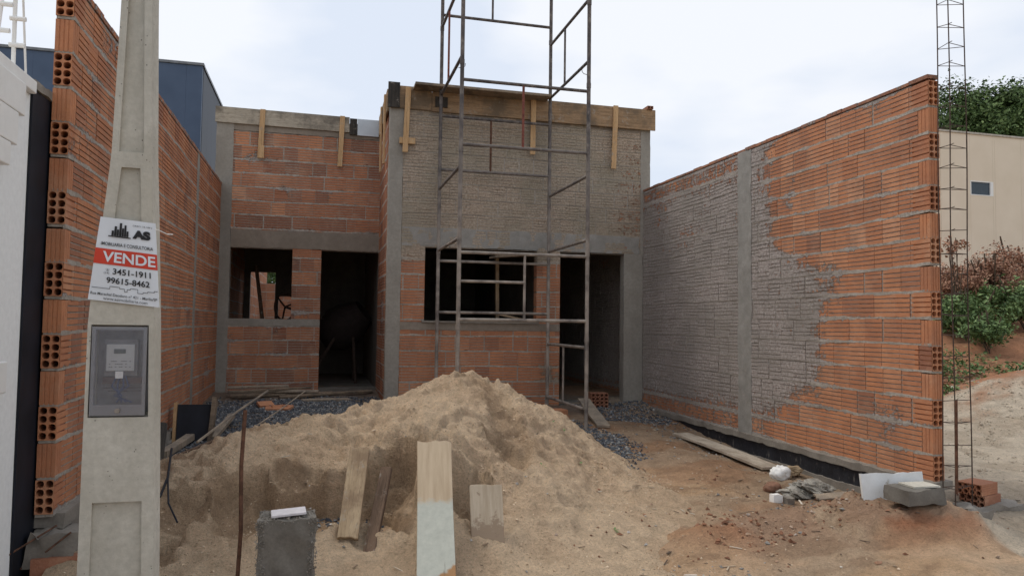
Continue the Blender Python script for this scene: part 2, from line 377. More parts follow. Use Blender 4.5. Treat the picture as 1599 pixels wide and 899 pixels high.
def axis(a, b, st, lo, hi, g=1.25):
    m = list(np.arange(a, b+1e-6, st)); l = []; x = a; s = st
    while x > lo: s *= g; x -= s; l.append(x)
    h = []; x = b; s = st
    while x < hi: s *= g; x += s; h.append(x)
    return np.array(l[::-1]+m+h)
gnd = height_sheet('ground', axis(-1.8, 9.5, .04, -600, 600), axis(3.0, 12, .04, -200, 1200), ground_z, M['soil'], soil_colour)
tag(gnd, kind='structure')
def sand_colour(X, Y):
    n = fbm(X*2.2, Y*2.2, 5, 81); n2 = fbm(X*6, Y*6, 4, 83)
    c = np.repeat(np.array([[.72, .545, .375]]), len(X), 0)
    m = np.clip(sst(.5, .62, n)*.55, 0, 1)[:, None]; c = c*(1-m)+np.array([[.60, .43, .285]])*m
    # shade of the hollows and slip scar, painted into the sand colour
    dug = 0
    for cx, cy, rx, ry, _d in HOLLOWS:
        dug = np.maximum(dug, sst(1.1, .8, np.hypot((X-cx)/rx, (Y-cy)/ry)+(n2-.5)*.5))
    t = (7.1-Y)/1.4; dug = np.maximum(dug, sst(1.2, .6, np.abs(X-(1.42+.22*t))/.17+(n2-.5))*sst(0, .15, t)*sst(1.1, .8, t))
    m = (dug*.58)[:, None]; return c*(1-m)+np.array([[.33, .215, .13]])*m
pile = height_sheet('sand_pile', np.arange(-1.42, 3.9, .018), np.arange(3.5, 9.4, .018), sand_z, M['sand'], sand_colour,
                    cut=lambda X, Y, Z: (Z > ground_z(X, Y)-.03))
tag(pile, 'large heap of beige building sand dug out at the front with boards leaning on it', 'sand pile')
def top_z(X, Y): return float(max(ground_z(np.array([X]), np.array([Y]))[0], sand_z(np.array([X]), np.array([Y]))[0] if -1.42 < X < 3.9 and 3.5 < Y < 9.4 else -9))
def top_za(X, Y): return np.maximum(ground_z(X, Y), np.where((X > -1.42) & (X < 3.9) & (Y > 3.5) & (Y < 9.4), sand_z(X, Y), -9))

# ------------------------------------------------------------------ brick walls
PC = .205; BH = .190; BL = .192
def groove_profile(h, n=4, gd=.011, gw=.009):
    pts = [(0, 0)]
    for i in range(n):
        c = h*(i+1)/(n+1); g = gw*h/BH
        pts += [(c-g*.6, 0), (c-g*.35, -gd), (c+g*.35, -gd), (c+g*.6, 0)]
    return pts+[(h, 0)]
def sub(iv, cuts):
    res = [iv]
    for a, b in cuts:
        nr = []
        for p, q in res:
            if b <= p or a >= q: nr.append((p, q)); continue
            if a > p: nr.append((p, a))
            if b < q: nr.append((b, q))
        res = nr
    return [r for r in res if r[1]-r[0] > .004]

def brick_wall(parent, O, D, Nn, length, z0, ncourse, openings=(), t=.095, cem=None, tone=(.15, .95), seed=1, mat='brick', near_end=None, skip=(), back=True, upright=True, ztop=None):
    """O: start point (x,y) of the face, D: direction along it, Nn: outward normal. skip: areas left out of the bricks (u0,u1,za,zb)."""
    rd = random.Random(seed); bm = MB(); mm = MB()
    O = np.array([*O, 0.]); D = np.array([*D, 0.]); Nn = np.array([*Nn, 0.]); Z = np.array([0, 0, 1.])
    def W(u, n, z): return O+D*u+Nn*n+Z*(z+.0045*math.sin(u*1.7+z*2.1+seed)+.003*math.sin(u*3.9-z*5+seed))
    def cw(u, z):
        c = .06 if cem is None else cem(u, z); q = float(fbm(np.array([u*2.3+seed]), np.array([z*2.3]), 3, 55)[0])
        return c+.40*float(sst(.66, .80, q)) if c < .3 else c
    cuts_all = list(openings)+list(skip)
    for k in range(ncourse):
        za = z0+k*PC+.0075; zb = za+BH
        if ztop is not None and za > ztop-.03: break
        if ztop is not None: zb = min(zb, ztop)
        brk = sorted({za, zb}|{q for o in cuts_all for q in (o[2], o[3]) if za+.01 < q < zb-.01})
        us = 0.; up = upright and near_end is not None and k % 2 == 1
        if up: us = .105
        off = rd.uniform(-.15, 0) if k % 2 else rd.uniform(-.06, 0)
        if near_end is not None: off = 0
        for z1, z2 in zip(brk[:-1], brk[1:]):
            zm = (z1+z2)/2; cuts = [(o[0], o[1]) for o in cuts_all if o[2] < zm < o[3]]
            # brick run
            u = us+off; rr = random.Random(seed*1000+k)
            while u < length:
                gap = rr.choice([.002, .003, .003, .004, .004, .012, .018]); bl = BL*rr.choice([1, 1, 1, 1, 1.0, .62 if rr.random() < .25 else 1])
                rn = rr.gauss(tone[0]*.4+tone[1]*.6, (tone[1]-tone[0])*.26); rn = min(1, max(0, rn)); pn = rr.uniform(-.002, .0025)
                for a, b in sub((max(u, us), min(u+bl, length)), cuts):
                    h = z2-z1; pr = groove_profile(h, 4 if h > .12 else 2 if h > .05 else 1)
                    if cw((a+b)/2, zm) > .45:   # grooves partly filled with splatter, unevenly
                        fl = [rr.choice([.12, .35, .6, .9, 1.0]) for _ in range(8)]; sh = [rr.uniform(-.006, .006) for _ in range(8)]
                        pr = [(v+(sh[(i_-1)//4] if 0 < i_ < len(pr)-1 else 0), d*fl[(i_-1)//4 % 8]) for i_, (v, d) in enumerate(pr)]
                    pr = [(v, d+pn) for v, d in pr]; loop = pr+[(h, -t-pr[0][1]*0), (0, -t)]
                    n = len(loop); vs = []; bv = []
                    for uu in (a, b):
                        for v, d in loop: vs.append(W(uu, d, z1+v)); bv.append((z1+v-za)/BH)
                    fs = [(i, (i+1) % n, n+(i+1) % n, n+i) for i in range(n)]+[tuple(range(n, 2*n))]
                    if not (near_end is not None and a < .01): fs.append(tuple(range(n))[::-1])
                    um = (a+b)/2
                    zz3 = [z1, (z1+z2)/2, z2]; ce = []
                    for uu in (a, b): c3 = [cw(uu, q_) for q_ in zz3]; ce += list(np.interp([z1+v for v, d in loop], zz3, c3))
                    bm.add(vs, fs, rnd=rn, bv=bv, cem=ce)
                u += bl+gap
            # mortar body behind
            for a, b in sub((0 if near_end is None else .17 if us == 0 else us-.01, length), cuts):
                vs = [W(uu, nn, zz) for zz in (z1-.010, z2+.0095) for nn in (-.006, -t+.006) for uu in (a+.004, b-.004)]
                mm.add(vs, [(0, 2, 3, 1), (4, 5, 7, 6), (0, 1, 5, 4), (2, 6, 7, 3), (0, 4, 6, 2), (1, 3, 7, 5)])
        # squeezed-out bed joint, uneven strip standing a little proud
        zj = z0+k*PC
        cuts = [(o[0], o[1]) for o in cuts_all if o[2]-.004 < zj < o[3]+.004]
        for a, b in sub((0, length), cuts):
            nseg = max(2, int((b-a)/.035)); uu = np.linspace(a+.001, b-.001, nseg+1)
            n1 = vnoise(uu*9+k*13.7, np.full_like(uu, k*3.1+seed), 5); n2 = vnoise(uu*8+k*7.7, np.full_like(uu, k*5.3+seed), 6); n3 = vnoise(uu*5, np.full_like(uu, k*2.3+seed), 8)
            n4 = vnoise(uu*26, np.full_like(uu, k*2.3+seed), 18)
            kk = np.array([.45 if cw(x_, zj) > .5 else 1. for x_ in uu]); lo = zj-(.008+.013*n1*n1+.004*n4)*kk; hi = zj+(.008+.014*n2*n2+.004*n4)*kk; pr = -.003+.0075*n3
            vs = []
            for i in range(nseg+1): vs += [W(uu[i], -.012, lo[i]), W(uu[i], pr[i], lo[i]+.003), W(uu[i], pr[i]+.0015*n4[i], hi[i]-.003), W(uu[i], -.012, hi[i])]
            fs = [(4*i+j, 4*i+4+j, 4*i+5+j, 4*i+1+j) for i in range(nseg) for j in range(3)]+[(0, 1, 2, 3), (4*nseg+3, 4*nseg+2, 4*nseg+1, 4*nseg)]
            mm.add(vs, fs)
        if near_end is not None:
            rn = rd.uniform(.55, .95)
            vs = [W(uu, nn, zz) for zz in (za-.0165, za+.001) for nn in (-.003, -t+.003) for uu in (.003, .18)]
            mm.add(vs, [(0, 2, 3, 1), (4, 5, 7, 6), (0, 1, 5, 4), (2, 6, 7, 3), (0, 4, 6, 2), (1, 3, 7, 5)])
            if up:   # turned brick: grooves run upright on both visible faces
                w_ = .10; pts = []
                def gl(p, q, n, inward):
                    r = [p]
                    for i in range(n):
                        c = (i+1)/(n+1); m_ = p+(q-p)*c; e = (q-p)/np.linalg.norm(q-p)
                        r += [m_-e*.004, m_-e*.002+inward*.004, m_+e*.002+inward*.004, m_+e*.004]
                    return r
                a0 = W(0, 0, 0); a1 = W(w_, 0, 0); a2 = W(w_, -t, 0); a3 = W(0, -t, 0)
                loop = gl(a1, a0, 2, -Nn)+gl(a0, a3, 3, D)+[a3, a2]; n = len(loop)
                vs = [p+Z*za for p in loop]+[p+Z*zb for p in loop]
                fs = [(i, (i+1) % n, n+(i+1) % n, n+i) for i in range(n)]+[tuple(range(n))[::-1], tuple(range(n, 2*n))]
                bm.add(vs, fs, rnd=rn, bv=[0.2]*n+[.8]*n, cem=.02)
            else:    # open end of the brick: two columns of four holes
                cwid = t/2; ch = BH/4; nseg = 12; e0 = -.004
                for ix in range(2):
                    for iz in range(4):
                        cx = -cwid*(ix+.5); cz = za+ch*(iz+.5); rr = .0195
                        ring = []; outer = []; inner = []
                        for q in range(nseg):
                            th = 2*math.pi*(q+.5)/nseg; c, s_ = math.cos(th), math.sin(th)
                            k2 = 1/max(abs(c), abs(s_)); sq = .72+.28*min(1, k2/1.3)
                            ring.append(W(e0, cx+rr*c*sq*1.12, cz+rr*s_*sq*1.12)); outer.append(W(e0, cx+cwid/2*c*k2, cz+ch/2*s_*k2))
                            inner.append(W(.15, cx+rr*c*sq*1.12, cz+rr*s_*sq*1.12))
                        fs = [(i, (i+1) % nseg, nseg+(i+1) % nseg, nseg+i) for i in range(nseg)]
                        fs += [(nseg+i, nseg+(i+1) % nseg, 2*nseg+(i+1) % nseg, 2*nseg+i) for i in range(nseg)]+[tuple(range(2*nseg, 3*nseg))]
                        bm.add(outer+ring+inner, fs, rnd=[rn]*(2*nseg)+[0]*nseg, bv=.5, cem=.02)  # deep end of each hole takes the darkest brick tone, as painted shade
    b_ = bm.build('brickwork', M[mat], parent); m_ = mm.build('mortar_joints', M['mortar'], parent)
    return b_, m_

XR, YR, XL, YL = 4.496, 4.62, -1.442, 4.76
YM, YF, XC = 9.80, 11.39, .90

def rough_prism(name, mat, parent, x0, x1, y0, y1, z0, z1, st=.06, amp=.012, seed=3, bevel=0):
    """box with finely divided, noise-displaced faces"""
    bm = bmesh.new()
    nx, ny, nz = [max(1, int(round((b-a)/st))) for a, b in ((x0, x1), (y0, y1), (z0, z1))]
    vd = {}
    def gv(i, j, k):
        if (i, j, k) not in vd:
            p = np.array([x0+(x1-x0)*i/nx, y0+(y1-y0)*j/ny, z0+(z1-z0)*k/nz])
            def h(s): return float(vnoise(np.array([p[0]*13+p[2]*7+s*3.1]), np.array([p[1]*11-p[2]*9+s*1.7]), seed+s)[0]-.5)*2*amp + float(vnoise(np.array([p[0]*40+p[2]*31+s]), np.array([p[1]*37-p[2]*29]), seed+s)[0]-.5)*amp*.6
            vd[i, j, k] = bm.verts.new((p[0]+h(1), p[1]+h(2), p[2]+h(3)))
        return vd[i, j, k]
    for i in range(nx):
        for j in range(ny):
            for k in (0, nz):
                f = [gv(i, j, k), gv(i+1, j, k), gv(i+1, j+1, k), gv(i, j+1, k)]; bm.faces.new(f if k else f[::-1])
    for i in range(nx):
        for k in range(nz):
            for j in (0, ny):
                f = [gv(i, j, k), gv(i+1, j, k), gv(i+1, j, k+1), gv(i, j, k+1)]; bm.faces.new(f[::-1] if j else f)
    for j in range(ny):
        for k in range(nz):
            for i in (0, nx):
                f = [gv(i, j, k), gv(i, j+1, k), gv(i, j+1, k+1), gv(i, j, k+1)]; bm.faces.new(f if i else f[::-1])
    bm.normal_update()
    for e in bm.edges:
        if len(e.link_faces) == 2 and e.link_faces[0].normal.dot(e.link_faces[1].normal) < .55: e.smooth = False
    me = bpy.data.meshes.new(name)
    if parent is not None:
        off = Vector((0, 0, 0)); t = parent
        while t is not None: off += t.location; t = t.parent
        bmesh.ops.translate(bm, verts=bm.verts, vec=-off)
    bm.to_mesh(me); bm.free(); me.materials.append(mat); me.shade_smooth()
    o = bpy.data.objects.new(name, me); COL.objects.link(o)
    if parent is not None: o.parent = parent
    return o

# --- right boundary wall (face looks to -X), runs from the street to well behind the house
rw = tag(empty('boundary_wall', (XR, YR, 0)), 'long brick boundary wall on the right, half smeared with grey cement, black tarred footing', 'brick wall')
def cem_r(u, z):
    Y = YR+u
    yb = np.interp(z, [0, .15, .28, .40, .52, .66, .98, 1.7, 1.82, 1.95, 2.05, 3.2], [7.2, 6.9, 6.5, 6.25, 6.1, 5.98, 5.95, 5.95, 6.25, 6.65, 6.84, 6.86])
    q = float(fbm(np.array([Y*2.6]), np.array([z*2.6]), 4, 57)[0])-.5
    c = .74*float(sst(-.65, .30, Y-yb+q*.9))
    if z > 2.86 and Y > 7.1: c = min(c, .50)
    if z > 2.0 and Y > 7.1: c = min(c, .66+q*.5)
    if z < .22: c = min(c, .42)
    elif z < .42 and Y < 8.5: c = min(c, .62)
    if 1.0 < z < 1.8 and 6.2 < Y < 6.8: c = min(c, .66)
    return max(c, .05)
brick_wall(rw, (XR, YR), (0, 1), (-1, 0), 10.3, 0, 15, cem=cem_r, tone=(.35, .95), seed=11, near_end=True, skip=[(2.42, 2.66, -.1, 3.2)])
rough_prism('concrete_column', M['cement'], rw, XR-.006, XR+.10, YR+2.41, YR+2.67, -.02, 3.08, .05, .007, 5)
c_ = MB()
u = 0.
while u < 10.3:
    l_ = random.uniform(.19, .2); c_.box(XR-.004+random.uniform(-.003, .003), XR+.098, YR+u, YR+min(u+l_-.004, 10.3), 3.082, 3.11+random.uniform(-.004, .006), rnd=random.uniform(.1, .5), bv=.5, cem=.40); u += l_
c_.build('top_course', M['brick'], rw)
rough_prism('ground_beam', M['rough_conc'], rw, XR-.05, XR+.14, YR-.03, YR+10, -.055, .004, .07, .010, 7)
rough_prism('tarred_footing', M['bitumen'], rw, XR-.025, XR+.12, YR+.25, YR+10, -.22, -.05, .08, .006, 8)
rough_prism('footing', M['rough_conc'], rw, XR-.045, XR+.13, YR+.1, YR+5, -.48, -.2, .07, .012, 9)

# --- left boundary wall (face looks to +X)
lw = tag(empty('boundary_wall', (XL, YL, 0)), 'long bare brick boundary wall on the left, open brick holes at its street end', 'brick wall')
brick_wall(lw, (XL, YL), (0, 1), (1, 0), 16.5, .035, 15, tone=(.22, .80), seed=23, near_end=True, skip=[(4.50, 4.63, -.1, 3.3)], cem=lambda u, z: .10 if z > .1 else .25)
rough_prism('concrete_column', M['conc'], lw, XL-.10, XL+.003, YL+4.49, YL+4.64, .0, 3.12, .05, .004, 15)
c_ = MB(); u = 0.
while u < 16.5:
    l_ = random.uniform(.19, .2); c_.box(XL-.098, XL+.003+random.uniform(-.003, .003), YL+u, YL+min(u+l_-.004, 16.5), 3.115, 3.15+random.uniform(-.004, .006), rnd=random.uniform(.3, .6), bv=.5, cem=.46); u += l_
c_.build('top_course', M['brick'], lw)
rough_prism('ground_beam', M['rough_conc'], lw, XL-.13, XL+.04, YL+.03, YL+12, -.05, .035, .06, .012, 17)
rough_prism('footing', M['rough_conc'], lw, XL-.14, XL+.05, YL+.16, YL+6, -.35, -.045, .06, .016, 18)
rough_prism('broken_footing', M['rough_conc'], lw, XL-.10, XL+.16, YL-.12, YL+.2, -.20, -.045, .035, .03, 19)
fb = MB()
def hollow_brick(mb, Mt, rn=.5, L_=.19, W_=.09, H_=.19, open_end=True, cols=2, rows=4):
    """hollow clay brick, length along local x, holes run along x; both ends open. Mt maps local centre to world"""
    def W(x, y, z): return tuple(Mt @ Vector((x, y, z)))
    pr = groove_profile(H_, 4, .005*H_/.19+.001, .006*H_/.19+.002)
    loop = [(-W_/2-d, -H_/2+v) for v, d in pr]+[(W_/2+d, H_/2-v) for v, d in pr]; n = len(loop)
    vs = [W(sx*L_/2, y, z) for sx in (-1, 1) for y, z in loop]
    mb.add(vs, [(i, (i+1) % n, n+(i+1) % n, n+i) for i in range(n)], rnd=rn, bv=.5, cem=.05)
    ns_ = 10
    for sx in (-1, 1):
        for ix in range(cols):
            for iz in range(rows):
                cy = -W_/2+W_/cols*(ix+.5); cz = -H_/2+H_/rows*(iz+.5); a = W_/cols/2; b = H_/rows/2; rr = .78
                o_, r_, i_ = [], [], []
                for q in range(ns_):
                    th = 2*math.pi*(q+.5)/ns_; c, s_ = math.cos(th), math.sin(th); k2 = 1/max(abs(c), abs(s_))
                    o_.append(W(sx*L_/2, cy+a*c*k2, cz+b*s_*k2)); r_.append(W(sx*L_/2, cy+a*c*rr, cz+b*s_*rr)); i_.append(W(sx*.01, cy+a*c*rr, cz+b*s_*rr))
                f = [(i, (i+1) % ns_, ns_+(i+1) % ns_, ns_+i) for i in range(ns_)]+[(ns_+i, ns_+(i+1) % ns_, 2*ns_+(i+1) % ns_, 2*ns_+i) for i in range(ns_)]+[tuple(range(2*ns_, 3*ns_))]
                mb.add(o_+r_+i_, f, rnd=rn, bv=.5, cem=.05)
hollow_brick(fb, Matrix.Translation((XL+.06, YL-.10, -.265)) @ Matrix.Rotation(R_(8), 4, 'Z') @ Matrix.Rotation(R_(90), 4, 'X'), .3, .24, .19, .09)
hollow_brick(fb, Matrix.Translation((XL+.05, YL-.16, -.365)) @ Matrix.Rotation(R_(80), 4, 'Z') @ Matrix.Rotation(R_(90), 4, 'X'), .25, .24, .19, .09)
fb.build('footing_bricks', M['brick'], lw)
rb = MB()
rb.tube((XL-.15, YL-.32, -.12), (XL+.02, YL+.0, -.03), .005); rb.tube((XL-.2, YL-.3, -.26), (XL-.04, YL-.02, -.19), .005); rb.tube((XL+.02, YL-.17, -.13), (XL+.13, YL-.12, -.04), .005)
rb.build('starter_bars', M['rust'], lw)

# ------------------------------------------------------------------ the unfinished house
H = tag(empty('unfinished_house', (1.5, YM, 0)), 'unfinished single-storey brick house with dark door and window openings and formwork boards along the top', 'house')
ZB = .02
# main block: front wall (X .9-4.6 at Y=YM)
def cem_m(u, z):
    X = XC+u
    if z > 2.02:
        c = .75
        if X > 4.1 and z < 3.8 and u > 3.2: c = .58
        return c
    if z > 1.9: return .5
    if X > 3.0: return .16
    return .12
z0m = 1.998-PC*10   # bed joints measured on the photo: one at z = 1.998
win_m = (1.337-XC, 2.897-XC, 1.15, 2.165); door_m = (3.238-XC, 4.205-XC, -.2, 2.165)
for lo_, hi_ in ((-.5, 1.046), (1.149, 5)):
  brick_wall(H, (XC, YM), (1, 0), (0, -1), 3.69, z0m, 21, openings=[win_m, door_m], cem=cem_m, tone=(.30, .8), seed=31, t=.14, mat='brick_house',
           skip=[(-1, 9, -2, lo_), (-1, 9, hi_, 9), (-.02, .12, -.3, 4.4), (3.30, 3.72, -.3, 2.17), (3.55, 3.72, 2.1, 4.4), (.12, 2.338, 1.045, 1.15)], upright=False)
rough_prism('corner_column', M['conc'], H, XC-.065, XC+.118, YM-.004, YM+.14, -.15, 4.2, .06, .004, 33)
rough_prism('corner_column', M['conc'], H, XC+3.55, 4.60, YM-.005, YM+.14, 2.168, 4.2, .06, .004, 34)
rough_prism('corner_column', M['conc'], H, 4.20, 4.49, YM-.003, YM+.14, -.15, 2.168, .06, .004, 35)
rough_prism('lintel', M['cement'], H, XC+.125, 4.44, YM-.002, YM+.135, 2.167, 2.42, .06, .006, 36)
sill = rough_prism('window_sill', M['conc_brown'], H, XC+.12, 3.236, YM-.006, YM+.15, 1.047, 1.15, .06, .006, 37)
rough_prism('window_lip', M['rough_conc'], H, 1.30, 2.93, YM-.03, YM+.14, 1.148, 1.172, .05, .004, 38)
rough_prism('threshold', M['dark_conc'], H, 3.24, 4.2, YM-.02, YM+.16, -.1, .035, .06, .006, 39)
# recessed left part (X XL..XC at Y=YF)
z0f = 3.93-PC*19
for lo_, hi_ in ((-.5, 1.071), (1.169, 2.217), (2.474, 5)):
  brick_wall(H, (XL, YF), (1, 0), (0, -1), XC-XL, z0f, 19, openings=[(.145, 1.02, 1.17, 2.215), (1.436, XC-XL-.0, -.2, 2.215)],
           skip=[(-1, 9, -2, lo_), (-1, 9, hi_, 9), (-.02, .145, -.3, 4.4), (-.02, XC-XL+.02, 2.216, 2.475), (.145, 1.436, 1.07, 1.17)], tone=(.0, .78), seed=41, t=.14, cem=lambda u, z: .14, upright=False)
rough_prism('corner_column', M['conc'], H, XL-.09, XL+.148, YF-.005, YF+.14, -.1, 4.1, .06, .004, 43)
rough_prism('lintel', M['conc_brown'], H, XL+.15, XC, YF-.008, YF+.135, 2.217, 2.473, .06, .004, 44)
rough_prism('window_sill', M['conc'], H, XL+.148, -.008, YF-.008, YF+.15, 1.07, 1.17, .06, .004, 45)
rough_prism('ring_beam', M['conc_brown'], H, XL+.148, XC-.01, YF-.003, YF+.14, 3.935, 4.16, .06, .005, 46)
rough_prism('threshold', M['dark_conc'], H, -.006, .84, YF-.03, YF+.2, -.1, .155, .06, .006, 47)
# side wall of the main block facing the recess (face looks to -X)
brick_wall(H, (XC-.06, YM+.14), (0, 1), (-1, 0), YF-YM-.14, z0m, 20, tone=(.0, .65), seed=51, t=.13, cem=lambda u, z: .14, upright=False)
rough_prism('ring_beam', M['conc_brown'], H, XC+.1, 4.44, YM+.0, YM+.14, 3.94, 4.2, .08, .004, 48)
rough_prism('ring_beam', M['conc_brown'], H, XC-.062, XC+.08, YM+.14, YF+.14, 4.05, 4.2, .08, .004, 49)
# interior: dark rooms under the slab
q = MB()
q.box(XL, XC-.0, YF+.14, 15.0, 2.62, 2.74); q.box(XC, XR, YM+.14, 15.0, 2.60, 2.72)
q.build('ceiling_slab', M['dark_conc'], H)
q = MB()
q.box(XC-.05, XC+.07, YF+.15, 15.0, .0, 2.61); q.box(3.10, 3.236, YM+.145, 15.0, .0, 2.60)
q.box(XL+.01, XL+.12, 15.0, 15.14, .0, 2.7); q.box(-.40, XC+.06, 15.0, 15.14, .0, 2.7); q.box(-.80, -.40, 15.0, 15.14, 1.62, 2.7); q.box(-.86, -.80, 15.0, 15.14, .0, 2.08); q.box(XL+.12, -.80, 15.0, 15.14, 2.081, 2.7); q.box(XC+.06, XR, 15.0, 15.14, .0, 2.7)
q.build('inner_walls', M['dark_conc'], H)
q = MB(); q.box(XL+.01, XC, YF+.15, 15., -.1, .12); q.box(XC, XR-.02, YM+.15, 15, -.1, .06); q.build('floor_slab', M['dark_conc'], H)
# formwork along the top
def board(parent, name, mat, x0, x1, y0, y1, z0, z1, dz=0, bev=.002):
    """board with a slight drop dz along x"""
    v = []
    for z in (0, 1):
        for y in (y0, y1):
            for x, d in ((x0, 0), (x1, dz)): v.append((x, y, (z1 if z else z0)+d))
    m = MB().add(v, [(0, 2, 3, 1), (4, 5, 7, 6), (0, 1, 5, 4), (2, 6, 7, 3), (0, 4, 6, 2), (1, 3, 7, 5)])
    return m.build(name, mat, parent, bevel=bev)
b = board(H, 'formwork_board', M['form_brown'], 1.39, 2.86, YM-.034, YM-.009, 3.99, 4.285, .0)
board(H, 'formwork_board', M['form_brown'], 2.80, 4.655, YM-.060, YM-.036, 3.975, 4.275, .0)
b = board(H, 'formwork_board', M['form_brown'], .83, 1.385, YM-.034, YM-.009, 4.0, 4.30, .0)
b = board(H, 'formwork_board', M['board_burnt'], .80, .955, YM-.058, YM-.036, 3.995, 4.335, .0); tag(b, 'blackened end piece of formwork')
b = board(H, 'formwork_board', M['board_burnt'], 1.43, 1.60, YM-.05, YM-.0355, 4.05, 4.19, .0); tag(b, 'small black patch board')
b = board(H, 'formwork_board', M['form_pale'], XL-.11, .36, YF-.034, YF-.009, 4.03, 4.262, -.012)
b = board(H, 'formwork_board', M['board_burnt'], .365, .475, YF-.034, YF-.009, 3.985, 4.235); tag(b, 'blackened joint board')
b = board(H, 'formwork_board', M['form_white'], .48, .835, YF-.036, YF-.011, 3.98, 4.235, 0); tag(b, 'pale blue-white board')
# boards on the recess side, seen edge-on
q = MB(); q.box(XC-.10, XC-.075, YM+.1, YF-.04, 3.98, 4.28); q.build('formwork_board', M['form_brown'], H)
for (x, yy, za, zb, mt) in [(1.065, YM-.085, 3.40, 4.275, 'batten'), (2.80, YM-.09, 3.49, 4.26, 'batten'), (4.03, YM-.085, 3.37, 4.285, 'batten'), (-.893, YF-.06, 3.53, 4.26, 'batten'), (.254, YF-.06, 3.48, 4.255, 'batten')]:
    lean = -.03 if yy < YF-.2 else -.025
    v = [(x+dx+(lean if z == za else 0)*(1 if x != 2.80 else .2), yy+dy, z) for z in (za, zb) for dy in (0, .024) for dx in (-.036, .036)]
    MB().add(v, [(0, 2, 3, 1), (4, 5, 7, 6), (0, 1, 5, 4), (2, 6, 7, 3), (0, 4, 6, 2), (1, 3, 7, 5)]).build('batten', M[mt], H, bevel=.002)
for y in (YM+.25, YM+.85):
    MB().box(XC-.128, XC-.102, y, y+.07, 3.3, 4.25).build('batten', M['batten'], H, bevel=.002)
q = MB(); q.box(.96, 1.17, YM-.06, YM-.035+.02, 3.52, 3.60); q.build('cleat', M['batten'], H, bevel=.002)
q = MB(); q.box(-.93, -.86, YF-.075, YF-.061, 3.53, 3.72); q.build('cleat', M['batten'], H)
q = MB()
hollow_brick(q, Matrix.Translation((4.56, YM+.0, 4.30)) @ Matrix.Rotation(R_(90), 4, 'Z') @ Matrix.Rotation(R_(90), 4, 'X'), .2, .19, .045, .09, cols=1, rows=2)
q.build('loose_brick_piece', M['brick'], H)
# conduit holes and wall marks: putlog hole bricks left open
# ------------------------------------------------------------------ things inside the house seen through the openings
m = MB(); a = P(396, 421, Y=13.2); b = P(411, 500, Y=12.4); a = (-1.18, 13.4, 2.4); m.tube(P(400, 415, Y=13.0), P(412, 520, Y=12.6), .03, n=10)
o = m.build('prop_pole', M['board_dark']); tag(o, 'dark slanting wooden pole standing inside the left window opening', 'pole')
# concrete mixer in the left room: drum, stand and the round tilting wheel
c0 = Vector((.15, 12.9, .12)); mx_ = tag(empty('concrete_mixer', tuple(c0)), 'dark concrete mixer with round hand wheel inside the unlit left room', 'concrete mixer')
dm = MB(); prof = [(.0, -.42), (.2, -.42), (.34, -.25), (.38, 0), (.36, .12), (.24, .38), (.22, .42)]
ax = Vector((.75, -.25, .6)).normalized(); uu_ = ax.orthogonal().normalized(); ww_ = ax.cross(uu_); cc = c0+Vector((.25, 0, .95)); nn_ = 20; vs = []
for r, h in prof:
    for i in range(nn_):
        t_ = 2*math.pi*i/nn_; vs.append(tuple(cc+ax*h+(uu_*math.cos(t_)+ww_*math.sin(t_))*r))
dm.add(vs, [(k*nn_+i, k*nn_+(i+1) % nn_, (k+1)*nn_+(i+1) % nn_, (k+1)*nn_+i) for k in range(len(prof)-1) for i in range(nn_)]); dm.build('drum', plain('mixer_paint', (.03, .022, .02), .8), mx_, smooth=True)
hw = MB(); wc = P(445, 479, Y=12.6); ring = [wc+Vector((math.cos(t)*.16, .02*math.sin(t), math.sin(t)*.22)) for t in np.linspace(0, 2*math.pi, 29)]
hw.path(ring, .016); 
for t in (0.3, 0.3+2*math.pi/3, .3+4*math.pi/3): hw.tube(wc, wc+Vector((math.cos(t)*.16, 0, math.sin(t)*.22)), .014)
hw.tube(wc, cc, .02); hw.build('hand_wheel', M['rebar'], mx_)
for dx, dy in ((-.35, -.3), (-.35, .3), (.45, -.3), (.45, .3)): lg = MB(); lg.tube(c0+Vector((dx, dy, -.02)), cc+Vector((dx*.3, dy*.9, -.1)), .025); lg.build('leg', M['rebar'], mx_)
for nm, pts, r, lab in [('timber_prop', (P(776, 393, Y=10.6), P(776, 505, Y=10.6)), .035, 'upright timber prop just inside the large window opening'),
                    ('plank', (P(776, 490, Y=10.1), P(822, 500, Y=10.05)), .02, 'thin plank lying slanted on the large window sill')]:
    m = MB(); d = pts[1]-pts[0]; Mt = Matrix.Translation((pts[0]+pts[1])/2) @ d.to_track_quat('Z', 'Y').to_matrix().to_4x4()
    m.obox(Mt, r*2, r*1.4, d.length*(1.25 if nm == 'timber_prop' else 1)); o = m.build(nm, M['board_z'], bevel=.002); tag(o, lab, 'prop' if nm == 'timber_prop' else 'plank')
m = MB(); a = P(735, 412, Y=9.75); b = P(808, 398, Y=9.75)
m.obox(Matrix.Translation((2.55, 9.55, 2.06)) @ Matrix.Rotation(R_(-6), 4, 'Y') @ Matrix.Rotation(R_(12), 4, 'Z'), .75, .2, .025)
o = m.build('plank', M['board_xx'], bevel=.002); tag(o, 'short plank lying across the scaffold rungs before the window top', 'plank')

